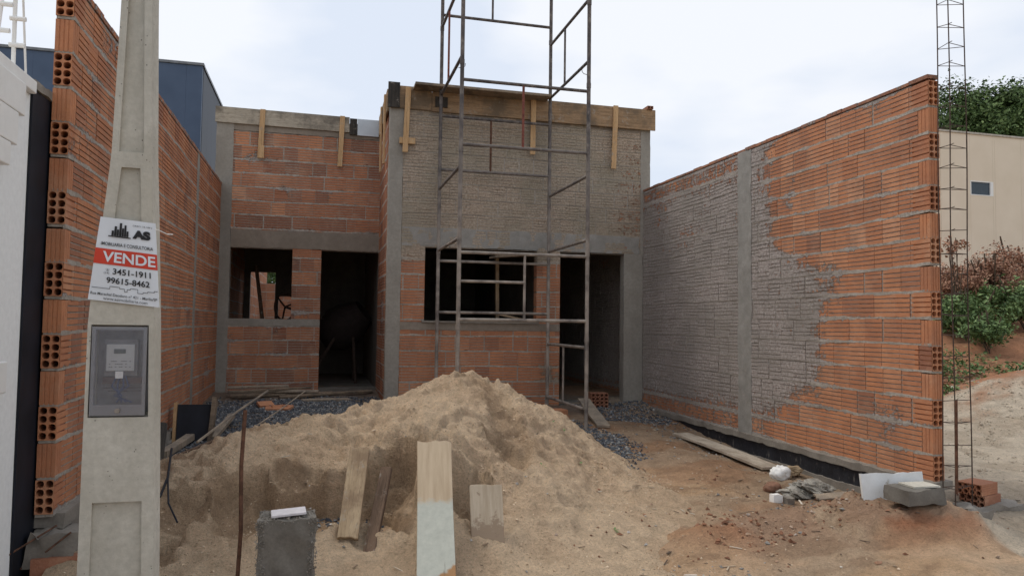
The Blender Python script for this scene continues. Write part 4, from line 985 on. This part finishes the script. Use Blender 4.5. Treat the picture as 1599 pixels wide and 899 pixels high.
def rm2(X, Y): return np.clip(rm_(X, Y)+.5*np.exp(-(((X-4.2)/.35)**2+((Y-8.9)/1.2)**2))+.7*np.exp(-(((X-3.9)/.5)**2+((Y-5.05)/.25)**2))+.25*sst(3.2, 4.3, X)*sst(6, 7, Y)*sst(4.5, 4.4, X), 0, 1)
o = stones('rubble', gy, scatter(13000, -.9, 4.46, 3.5, 9.7, rm2, 10), .006, .019, 11); tag(o, 'small grey cement rubble scattered over the yard', 'rubble', kind='stuff')

# ------------------------------------------------------------------ timber, formwork box and rods on the left
fbx = tag(empty('formwork_box', (-1.2, 8.2, .0)), 'black-painted wooden formwork panel with pale side boards standing against the left wall', 'formwork box')
Yq = 8.0; tl_ = P(273, 612, Y=Yq); br2 = P(333, 655, Y=Yq)
x0, x1, z1 = tl_.x, br2.x, tl_.z; z0 = top_z((x0+x1)/2, Yq)-.02; z1 = z0+.40
q = MB(); q.obox(Matrix.Translation(((x0+x1)/2, Yq, (z0+z1)/2)) @ Matrix.Rotation(R_(-10), 4, 'X') @ Matrix.Rotation(R_(6), 4, 'Z'), x1-x0-.06, .025, z1-z0); q.build('panel', M['bitumen_plain'], fbx)
q = MB(); q.obox(Matrix.Translation((x0+.01, Yq+.02, (z0+z1)/2)) @ Matrix.Rotation(R_(-8), 4, 'X'), .03, .09, z1-z0+.04); q.build('side_board', M['batten'], fbx)
q = MB(); q.obox(Matrix.Translation((x1-.01, Yq+.02, (z0+z1)/2+.02)) @ Matrix.Rotation(R_(-8), 4, 'X') @ Matrix.Rotation(R_(4), 4, 'Y'), .04, .14, z1-z0+.10); q.build('side_board', M['board_xx'], fbx)
def lay(name, mat, p1, p2, wid, th, label, dz=.02, side=(0, 1, 0), cat='plank', seed=0, group=None):
    a = Vector((p1[0], p1[1], top_z(p1[0], p1[1])+dz)); b = Vector((p2[0], p2[1], top_z(p2[0], p2[1])+(p2[2] if len(p2) > 2 else dz)))
    return plank_between(name, mat, a, b, wid, th, label, cat, side, seed, group)
lay('timber_piece', M['board_x'], (-1.02, 7.95), (-.92, 8.75, .1), .07, .045, 'short pale timber offcut leaning beside the black formwork panel', .03, (1, 0, 0), 'timber', 5)
lay('timber_log', M['board_x'], (-1.36, 7.35), (-1.22, 7.95, .07), .085, .06, 'stubby round timber lying left of the black formwork panel', .04, (1, 0, 0), 'timber', 6)
lay('timber_piece', M['batten'], (-1.18, 7.35), (-1.05, 7.6), .05, .03, 'small pale wood block on the dark gravel', .02, (1, 0, 0), 'timber', 7)
GP = 'sticks and planks heaped below the left window'
labs = ['lowest long grey plank of the heap at the foot of the recessed wall', 'second long grey plank of the heap at the foot of the recessed wall', 'bent thin lath on the heap at the foot of the recessed wall', 'pale top lath of the heap, nearest the corner', 'brown plank reaching from the heap toward the doorway', 'short broken plank at the right end of the heap']
for k, (p1, p2, w_, dz) in enumerate([((-1.15, 10.6), (.2, 10.75), .09, .03), ((-1.2, 10.8), (.0, 10.6), .08, .07), ((-1.1, 10.45), (-.1, 10.8), .04, .11), ((-1.2, 10.7), (-.4, 10.75), .06, .14), ((-.5, 10.4), (.75, 10.9), .07, .03), ((-.2, 10.1), (.4, 10.3), .06, .02)]):
    lay('plank', [M['board_xx'], M['board_x']][k % 2], p1, p2, w_, .025, labs[k], dz, (0, 1, .2), 'plank', 10+k, GP)
def rod(name, pts, r, mat, label, cat): m = MB(); m.path(pts, r, n=6); o = m.build(name, mat); return tag(o, label, cat)
a = P(308, 690, Y=7.2); b = P(418, 610, Y=9.4); rod('stick', [a, a.lerp(b, .5)+Vector((0, 0, .015)), b], .013, M['board_x'], 'long thin pale stick slanting across the dark gravel at left', 'stick')
a = P(395, 668, Y=7.8); b = P(477, 610, Y=9.6); rod('stick', [a, a.lerp(b, .5)-Vector((0, 0, .01)), b], .008, M['board_x'], 'thinner pale stick slanting over the gravel toward the doorway', 'stick')
labs = ['rusty rebar on the gravel, topmost of the bundle', 'rusty rebar on the gravel, second of the bundle', 'rusty rebar on the gravel, third of the bundle', 'rusty rebar on the gravel, fourth of the bundle', 'rusty rebar on the gravel, lowest of the bundle', 'dark bent rebar dividing the gravel from the sand heap', 'rusty rebar nearest the sand heap crest']
for k in range(6):
    x0 = -.5+.10*k; p = []
    for t in np.linspace(0, 1, 8):
        x = x0+1.6*t; y = 8.25+.10*k+.75*t+.03*math.sin(t*5+k); p.append((x, y, top_z(x, y)+.018+.006*k))
    rod('rebar', p, .007, M['rust'], labs[k] if k != 5 else labs[4].replace('lowest', 'loose bar beside'), 'rebar')['group'] = 'rusty rebars lying on the gravel'
p = [(x, y, top_z(x, y)+.015) for x, y in [(-1.05, 6.2), (-.8, 6.55), (-.45, 6.9), (-.1, 7.1), (.25, 7.25)]]; rod('lath', p, .016, M['board_dark'], labs[5].replace('rebar', 'lath'), 'lath')
# blackened board at the pole, cable
a = P(262, 740, Y=6.3); a = Vector((-1.22, 6.3, top_z(-1.22, 6.3)-.02)); b = P(250, 658, Y=6.5); plank_between('board', M['board_burnt'], a, b, .13, .03, 'blackened board standing against the left wall just right of the pole', side=(.6, .8, 0), seed=21)
pts = [P(268, 700, Y=5.9), P(262, 745, Y=5.4), P(250, 775, Y=5.2), P(263, 785, Y=5.1), P(277, 815, Y=5.0)]; pts = [Vector((p.x, p.y, max(p.z, top_z(p.x, p.y)+.008))) for p in pts]
rod('cable', [pts[0], pts[1], pts[2]], .008, M['bitumen_plain'], 'black cable end curling out of the sand right of the pole', 'cable')
rod('cable', [pts[1], pts[3], pts[4]], .006, M['bitumen_plain'], 'thinner black cable branch lying lower on the sand', 'cable')
# red tiles, bricks, planks near the house foot
q = MB()
tp = P(868, 655, Z=.0); 
rl = ['upper red clay brick of the flat pair beside the scaffold', 'lower red clay brick of the flat pair beside the scaffold']
for k in range(2):
    m = MB(); hollow_brick(m, Matrix.Translation((tp.x+.02*k, tp.y+.1, top_z(tp.x, tp.y)+.05+.075*(1-k))) @ Matrix.Rotation(R_(8+5*k), 4, 'Z') @ Matrix.Rotation(R_(0), 4, 'X'), .8, .30, .19, .07, cols=3, rows=1)
    o = m.build('hollow_brick', M['brick']); tag(o, rl[k], 'brick', 'bricks lying by the house')
tp = P(934, 612, Y=9.55); pz = top_z(tp.x, 9.55)
m = MB()
hollow_brick(m, Matrix.Translation((tp.x, 9.55, pz+.11)) @ Matrix.Rotation(R_(82), 4, 'Z'), .25, .2, .24, .2, cols=4, rows=4); o = m.build('hollow_brick', M['brick']); tag(o, 'dark hollow brick on end showing its holes at the corridor opening', 'brick', 'bricks lying by the house')
tp = P(408, 632, Z=.1); m = MB()
for k in range(5):
    x = -.55+random.uniform(-.2, .25); y = 9.7+random.uniform(-.15, .15); m.obox(Matrix.Translation((x, y, top_z(x, y)+.03)) @ Matrix.Rotation(random.random()*3, 4, 'Z') @ Matrix.Rotation(random.uniform(-.4, .4), 4, 'X'), .19, .12, .03, rnd=.9, bv=.5, cem=.05)
o = m.build('broken_bricks', M['brick']); tag(o, 'pile of broken orange brick pieces on the gravel under the left window', 'broken bricks')
lay('plank', M['board_x'], (3.25, 8.15), (3.42, 9.3, .14), .16, .03, 'pale plank lying at the foot of the corridor opening, left end raised', .02, (1, 0, 0), 'plank', 31)
lay('plank', M['board_xx'], (2.05, 9.35), (2.75, 9.3), .08, .03, 'thin grey plank lying flat at the foot of the front wall', .02, (0, 1, 0), 'plank', 32)
lay('plank', M['board_xx'], (1.85, 9.05, 0), (2.35, 9.0), .12, .03, 'stubby plank end poking out behind the sand peak', .07, (0, 1, 0), 'plank', 33)
a = P(1062, 688, Z=-.2); b = P(1205, 742, Z=-.27)
lay('plank', M['plank_pale'], (a.x, a.y, .05), (b.x, b.y, .045), .21, .028, 'long pale plank on the earth along the right wall', .045, (1, .5, 0), 'plank', 34)

# ------------------------------------------------------------------ rubbish at the right wall foot
def blob(name, mat, c, r, label, cat, seed=0, amp=.25, sub_=4, parent=None, crumple=False):
    bm = bmesh.new(); bmesh.ops.create_icosphere(bm, subdivisions=sub_, radius=1); 
    for v in bm.verts:
        p = v.co; n1 = float(vnoise(np.array([p.x*2.1+seed+p.z]), np.array([p.y*2.1-p.z*1.7]), seed)[0]-.5); n2 = float(vnoise(np.array([p.x*6+p.z*4]), np.array([p.y*6-p.z*3]), seed+3)[0]-.5)
        if crumple: n2 = abs(n2)*2-.5
        s = 1+amp*2*n1+amp*n2; v.co = Vector((p.x*r[0]*s, p.y*r[1]*s, p.z*r[2]*s))+Vector(c)
    me = bpy.data.meshes.new(name); bm.to_mesh(me); bm.free(); me.materials.append(mat)
    if not crumple: me.shade_smooth()
    o = bpy.data.objects.new(name, me); COL.objects.link(o)
    if label: tag(o, label, cat)
    return o
def gp(x, y, z=-.25): p = P(x, y, Z=z); return p.x, p.y, top_z(p.x, p.y)
x, y, z = gp(1218, 748); blob('plastic_bag', M['white_plain'], (x, y, z+.055), (.085, .07, .065), 'small knotted white plastic bag at the right end of the long plank', 'bag', 3, .3)
x, y, z = gp(1205, 762); blob('clay_lump', plain('brown_clay', (.22, .12, .08), .9, 0, .3), (x, y, z+.03), (.075, .06, .05), 'round brown clay lump in front of the white plastic bag', 'lump', 5, .2)
sackm = NT('dirty_sack'); nn = sackm.noise(9, 6, .7); sackm.col(sackm.ramp(nn, [(.3, (.13, .12, .10)), (.5, (.33, .31, .27)), (.7, (.50, .48, .43))])); sackm.bump(sackm.noise(14, 5, .7), 1, .03); sackm.rough(.6)
x, y, z = gp(1262, 768); blob('crumpled_sack', sackm.m, (x, y, z+.05), (.20, .13, .075), 'crumpled dirty grey cement sack lying at the foot of the right wall', 'sack', 8, .45, 5, crumple=True)
x, y, z = gp(1245, 748); blob('paper_scrap', plain('tan_paper', (.36, .27, .17), .8), (x, y+.05, z+.06), (.07, .05, .04), 'crumpled tan paper scrap between the white bag and the sack', 'paper', 9, .5, 3, crumple=True)
a = gp(1275, 776); b = gp(1335, 774); lay('board', M['board_x'], (a[0], a[1]), (b[0], b[1]), .09, .02, 'short narrow board lying in front of the crumpled sack', .03, (.2, 1, .3), 'board', 40)
# white slab leaning on the footing
pa, pb_ = P(1339, 778, Y=4.78), P(1437, 752, Y=4.60); za_ = top_z(pa.x, 4.78)
sp = NT('white_slab'); sn = sp.noise(8, 5, .7); sp.col(sp.ramp(sn, [(.35, (.72, .74, .74)), (.62, (.64, .65, .64)), (.72, (.36, .33, .28))])); sp.bump(sn, .3, .005)
tL, tR = P(1341, 739, Y=4.80), P(1437, 736, Y=4.66); bL = Vector((tL.x-.005, 4.76, P(1340, 778, Y=4.76).z-.03)); bR = Vector((tR.x, 4.62, P(1437, 778, Y=4.62).z-.03))
m = MB(); nrm = (tR-tL).cross(bL-tL).normalized()*.03; top = []; n_ = 14
for i in range(n_+1):
    t = i/n_; p = tL.lerp(tR, t); p.z += random.uniform(-.004, .004)-(.010 if 7 <= i <= 8 else 0); top.append(p)
bot = [bL.lerp(bR, i/n_) for i in range(n_+1)]; vs = [tuple(p) for p in top+bot]+[tuple(p-nrm) for p in top+bot]; K = n_+1; f = []
for i in range(n_): f += [(i, K+i, K+i+1, i+1), (2*K+i+1, 3*K+i+1, 3*K+i, 2*K+i), (i, i+1, 2*K+i+1, 2*K+i), (K+i+1, K+i, 3*K+i, 3*K+i+1)]
f += [(0, 2*K, 3*K, K), (n_, K+n_, 3*K+n_, 2*K+n_)]
o = m.add(vs, f).build('white_slab', sp.m); tag(o, 'white slab with chipped top edge leaning on the right wall footing', 'slab')
# cast concrete lump with pale top
c1 = P(1432, 775, Y=4.50); zt_ = P(1432, 764, Y=4.4).z-.085
cs = tag(empty('concrete_slab', (c1.x, 4.50, zt_)), 'low dark grey concrete block with flat pale top at the street end of the right wall', 'concrete block')
rough_prism('slab_body', M['dark_conc'], cs, c1.x-.19, c1.x+.13, 4.38, 4.60, zt_-.02, zt_+.085, .03, .012, 93)
q = MB(); q.obox(Matrix.Translation((c1.x+.02, 4.50, zt_+.093)) @ Matrix.Rotation(R_(-3), 4, 'Z'), .22, .16, .012); q.build('pale_top', M['pole'], cs)
# two small brick fragments
for k, (px, py, lb) in enumerate([(1213, 788, 'chalky white brick fragment, left of the pair below the sack'), (1232, 790, 'reddish brick fragment, right of the pair below the sack')]):
    x, y, z = gp(px, py, -.3); o = rough_prism('brick_fragment', M['rough_conc'] if k else M['white_plain'], None, x-.04, x+.035, y-.03, y+.03, z-.01, z+.06, .018, .012, 95+k); tag(o, lb, 'brick fragment')
# bricks at the right of the cage: two hollow bricks on a broken base
bx_ = P(1530, 745, Y=5.15); zb_ = -.12
labs = ['upper hollow orange brick of the small stack right of the rebar cage', 'lower hollow orange brick of the small stack right of the rebar cage']
for k in range(2):
    m = MB(); hollow_brick(m, Matrix.Translation((5.15+.025*k, 4.86-.005*k, -.115-.092*k)) @ Matrix.Rotation(R_(-72), 4, 'Z') @ Matrix.Rotation(0, 4, 'X') @ Matrix.Rotation(R_(90), 4, 'Z'), .45-.15*k, .26, .19, .088, cols=4-2*0, rows=2)
    o = m.build('hollow_brick', M['brick']); tag(o, labs[k], 'brick', 'bricks stacked right of the rebar cage')
lay('plank', M['board_x'], (4.72, 5.0), (5.0, 5.15), .2, .03, 'pale short plank just behind the rebar cage foot', .05, (0, 1, 0), 'plank', 51)
o = rough_prism('broken_kerb', M['rough_conc'], None, 4.95, 6.6, 4.72, 4.92, -.42, -.24, .06, .03, 97); tag(o, 'broken concrete edge with rubble at the right, below the small brick stack', 'kerb')
o = rough_prism('footing_block', M['rough_conc'], None, 4.62, 4.82, 4.42, 4.62, -.35, -.17, .025, .03, 98); tag(o, 'rough concrete lump that holds the foot of the rebar cage', 'footing')

# ------------------------------------------------------------------ right background: building, vegetation
YBB = 19.5; e1 = P(1468, 205, Y=YBB); w1 = P(1515, 282, Y=YBB); w2 = P(1551, 307, Y=YBB)
be = tag(empty('beige_building', (e1.x+4, YBB, 1.5)), 'plain beige building with one small window behind the right wall', 'building')
bm_ = NT('beige_cladding'); bn = bm_.noise(1.2, 4, .5); bm_.col(bm_.ramp(bn, [(.3, (.70, .60, .47)), (.7, (.76, .66, .53))])); BE = bm_.m
q = MB(); x = e1.x; zt = e1.z
def wallp(x0, x1):
    if x1 <= w1.x or x0 >= w2.x: q.box(x0, x1, YBB, YBB+.12, 0, zt)
    else: q.box(x0, x1, YBB, YBB+.12, 0, w2.z); q.box(x0, x1, YBB, YBB+.12, w1.z, zt)
xs = sorted(set([e1.x+i*1.1 for i in range(14)]+[w1.x, w2.x]))
for a, b in zip(xs[:-1], xs[1:]): wallp(a+.003, b-.003)
q.build('front_wall', BE, be); q = MB(); q.box(e1.x-.1, e1.x+.0, YBB+.01, YBB+10, 0, zt); q.build('side_wall', BE, be)
q = MB(); q.box(e1.x-.12, e1.x+14.5, YBB-.04, YBB+10, zt+.002, zt+.06); q.build('parapet', plain('parapet', (.46, .42, .36), .7), be)
wf = MB(); t_ = .05
t_ = .03; wf.box(w1.x, w2.x, YBB-.01, YBB+.08, w1.z-t_, w1.z); wf.box(w1.x, w2.x, YBB-.01, YBB+.08, w2.z, w2.z+t_); wf.box(w1.x, w1.x+t_, YBB-.01, YBB+.08, w2.z+t_, w1.z-t_); wf.box(w2.x-.12, w2.x, YBB-.01, YBB+.08, w2.z+t_, w1.z-t_)
wfo = wf.build('window', M['white_plain'], be); g = MB().box(w1.x+t_, w2.x-.12, YBB+.03, YBB+.04, w2.z+t_, w1.z-t_); g.build('pane', plain('dark_glass', (.05, .07, .09), .15, 0, .1), wfo)

def leaf_mat(name, stops):
    t = NT(name); t.col(t.ramp(t.attr('rnd').outputs['Fac'], stops)); t.rough(.6)
    return t.m
LG = leaf_mat('tree_leaves', [(0, (.04, .07, .022)), (.5, (.075, .125, .038)), (.85, (.12, .18, .06)), (1, (.18, .24, .09))])
LW = leaf_mat('weed_leaves', [(0, (.05, .09, .03)), (.6, (.11, .18, .06)), (1, (.20, .28, .11))])
LD = leaf_mat('dry_leaves', [(0, (.17, .08, .05)), (.6, (.32, .16, .10)), (1, (.48, .30, .20))])
bark = plain('bark', (.09, .065, .045), .9, 0, .4, 10)
def leaves(pts, nrm, size, seed, asp=.5):
    r = np.random.default_rng(seed); n = len(pts); d = nrm+r.normal(0, .7, (n, 3)); d /= np.linalg.norm(d, axis=1)[:, None]
    a = np.cross(d, r.normal(0, 1, (n, 3))); a /= np.linalg.norm(a, axis=1)[:, None]; b = np.cross(d, a); s = size*(.6+.8*r.random(n))[:, None]
    bend = d*s*.18
    V = np.stack([pts-a*s, pts-b*s*asp+bend, pts+a*s, pts+b*s*asp+bend], 1).reshape(-1, 3)
    F = [(4*i, 4*i+1, 4*i+2, 4*i+3) for i in range(n)]; return V, F, np.repeat(r.random(n), 4)
def crown(name, mat, blobs, n, size, parent, seed, asp=.5, fill=.35, squash=1):
    r = np.random.default_rng(seed); pts = []; nr = []
    tot = sum(b[3]**2 for b in blobs)
    for (x, y, z, R) in blobs:
        k = int(n*R*R/tot); cl = max(6, int(k/40)); d = r.normal(0, 1, (cl, 3)); d /= np.linalg.norm(d, axis=1)[:, None]; rad = R*(1-fill*r.random(cl)**1.5)*(.85+.3*r.random(cl))
        cc = d*rad[:, None]*np.array([1, 1, squash])
        j = r.integers(0, cl, k); off = r.normal(0, R*.09+size, (k, 3)); p = cc[j]+off
        pts.append(p+np.array([x, y, z])); nr.append(d[j]+np.array([0, 0, .5]))
    V, F, rn = leaves(np.concatenate(pts), np.concatenate(nr), size, seed+1, asp)
    m = MB(); m.add(V, F, rnd=rn); return m.build(name, mat, parent)
tc0 = P(1560, 260, Y=30); tz0 = P(1560, 143, Y=30).z
tr_ = tag(empty('broad_tree', (tc0.x, 30, 2)), 'broad dense green tree top rising behind the beige building', 'tree')
bl = []
r = random.Random(5)
for i in range(26):
    t = i/25; x = tc0.x-2.3+13*t+r.uniform(-.3, .3); bl.append((x, 30+r.uniform(-1.2, 1.2), tz0-1.5+r.uniform(-.2, .2)-.6*abs(t-.3)**2, r.uniform(1.2, 1.7)))
for i in range(14): bl.append((tc0.x-2.0+13*r.random(), 30+r.uniform(-1.5, 1.5), tz0-r.uniform(2.2, 4), r.uniform(1.5, 2.0)))
crown('crown', LG, bl, 110000, .10, tr_, 3, fill=.25)
m = MB(); m.path([(tc0.x+1.5, 30, 2), (tc0.x+1.4, 30, 4.5), (tc0.x+1.7, 30, 7.5), (tc0.x+2.0, 30, tz0-2)], .3, n=9)
for dx in (-3, -1.5, 1.5, 4): m.tube((tc0.x+1.5, 30, 5.8), (tc0.x+1.5+dx, 30+dx*.2, tz0-2.5), .16, .05, n=7)
m.build('trunk', bark, tr_)
def shrub(name, mat, px, py, Y, R, n, size, label, cat, seed, stems=8, bare=False, squash=.75):
    p = P(px, py, Y=Y); g = top_z(p.x, Y); e = tag(empty(name, (p.x, Y, g)), label, cat); r = random.Random(seed)
    bb = [(p.x+r.uniform(-.5, .5)*R, Y+r.uniform(-.4, .4)*R, g+max(.15*R, (p.z-g)*r.uniform(.55, .95)), R*r.uniform(.38, .6)) for _ in range(7)]
    crown('foliage', mat, bb, n, size, e, seed, squash=squash)
    m = MB()
    for k in range(stems):
        b = bb[k % 7]; m.path([(p.x+r.uniform(-.1, .1), Y, g-.05), (p.x+(b[0]-p.x)*.4, (Y+b[1])/2, (g+b[2])/2), (b[0]+r.uniform(-.3, .3)*R, b[1]+r.uniform(-.3, .3)*R, b[2]+R*.5)], .012*R+.004, n=5)
    m.build('stems', bark, e)
    return e
shrub('dry_shrub', LD, 1545, 420, 13.6, 1.0, 5200, .035, 'dry brown-leaved shrub on the bank, in front of the beige building', 'shrub', 61, 12)
shrub('dry_shrub', LD, 1600, 400, 14.2, 1.1, 5200, .035, 'taller dry brown shrub at the far right edge of the bank', 'shrub', 62, 12)
shrub('dry_sapling', LD, 1494, 375, 12.8, .42, 260, .045, 'spindly sapling with a few brown leaves just behind the rebar cage', 'sapling', 63, 7)
shrub('dry_shrub', LD, 1500, 425, 14.0, .8, 3000, .035, 'low brown shrub beside the end of the right wall', 'shrub', 64, 10)
shrub('weed_bush', LW, 1505, 478, 12.6, .95, 2600, .05, 'green weed bush on the bank directly behind the rebar cage', 'bush', 65, 6, squash=.6)
shrub('weed_bush', LW, 1560, 462, 13.2, .9, 2500, .05, 'green weed bush in the middle of the bank under the brown shrubs', 'bush', 66, 6, squash=.6)
shrub('weed_bush', LW, 1600, 452, 12.6, .8, 2400, .05, 'green weed bush at the right edge of the photo', 'bush', 67, 6, squash=.6)
shrub('weed_bush', LW, 1540, 505, 11.6, .6, 2400, .035, 'small low green weed on bare red earth, in front of the larger bushes', 'bush', 68, 5, squash=.45)
r = np.random.default_rng(77); pts = []
for _ in range(300):
    x = r.uniform(5.0, 12); y = r.uniform(8.4, 13.5); k = int(r.integers(12, 70)); q_ = r.normal(0, r.uniform(.06, .2), (k, 3)); q_[:, 2] = np.abs(q_[:, 2])*.7; q_ += [x, y, 0]; q_[:, 2] += ground_z(q_[:, 0], q_[:, 1]); pts.append(q_)
pts = np.concatenate(pts); V, F, rn = leaves(pts, np.tile([0, 0, 1.], (len(pts), 1)), .042, 5, .38); m = MB(); m.add(V, F, rnd=rn); o = m.build('low_weeds', LW); tag(o, 'sparse low green weeds over the red earth bank', 'weeds', kind='stuff')
o = stones('bank_rocks', rdm, scatter(9000, 5.0, 11, 8.6, 13, lambda X, Y: sst(.35, .6, fbm(X*2, Y*2, 3, 19))*.8, 20), .012, .05, 21); tag(o, 'red earth lumps on the bank right of the wall', 'earth clods', kind='stuff')
plm = stone_mat('pale_clods', [(0, (.30, .25, .19)), (.5, (.42, .36, .28)), (1, (.52, .46, .38))])
o = stones('pale_clods', plm, scatter(9000, 4.75, 9.5, 4.9, 9.0, lambda X, Y: sst(.4, .7, fbm(X*3, Y*3, 3, 29))*.7, 30), .006, .018, 31); tag(o, 'pale crumbs of dirt on the shelf and heap right of the wall', 'dirt', kind='stuff')
# a few leaves dropped on the sand
m = MB()
for px, py in [(866, 755), (880, 757), (848, 800), (905, 780), (962, 838), (690, 640)]:
    p = P(px, py, Z=-.3); 
    for _ in range(3):
        q_ = Vector((p.x+random.uniform(-.02, .02), p.y+random.uniform(-.02, .02), 0)); q_.z = top_z(q_.x, q_.y)+.012; a = random.random()*6
        u_ = Vector((math.cos(a), math.sin(a), .2))*.022; v_ = Vector((-math.sin(a), math.cos(a), .1))*.009; m.add([tuple(q_-u_), tuple(q_-v_), tuple(q_+u_), tuple(q_+v_)], [(0, 1, 2, 3)], rnd=.7)
o = m.build('fallen_leaves', LW); tag(o, 'few small green leaves fallen on the sand', 'leaves', kind='stuff')
# greenery behind the house seen through the rear opening
e = tag(empty('garden_tree', (-1.2, 26, 0)), 'bright green foliage glimpsed through the left window and rear opening', 'tree')
crown('crown', LG, [(-1.6, 26, 2.6, .9), (-.9, 26, 2.8, .8), (-2.4, 26.5, 3.0, .9)], 2500, .08, e, 88); m = MB(); m.tube((-1.2, 26, 0), (-1.3, 26, 2.8), .1, .05); m.build('trunk', bark, e)

# splinters and chips trodden into the ground
m = MB(); r_c = np.random.default_rng(404)
for _ in range(420):
    x = r_c.uniform(-1.2, 6.0); y = r_c.uniform(3.7, 9.6)
    if 4.3 < x < 4.75 or (x < 1.8 and r_c.random() < .6): continue
    z = top_z(x, y)+.006; a = r_c.uniform(0, 6.28); l_ = r_c.uniform(.008, .045); w_ = r_c.uniform(.002, .008)
    m.obox(Matrix.Translation((x, y, z)) @ Matrix.Rotation(a, 4, 'Z') @ Matrix.Rotation(r_c.uniform(-.25, .25), 4, 'Y'), l_*2, w_*2, .004, rnd=r_c.random())
o = m.build('wood_chips', stone_mat('chips', [(0, (.08, .06, .045)), (.5, (.30, .22, .15)), (.85, (.50, .42, .32)), (1, (.65, .62, .56))])); tag(o, 'small wood splinters and chips trodden into the sandy ground', 'wood chips', kind='stuff')

gw_ = tag(empty('garden_wall', (XL, 19, 0)), 'brick wall of the back yard glimpsed through the rear opening of the left room', 'brick wall')
brick_wall(gw_, (XL, 19.0), (1, 0), (0, -1), 3.2, .0, 10, tone=(.3, .9), seed=77, t=.1, upright=False)
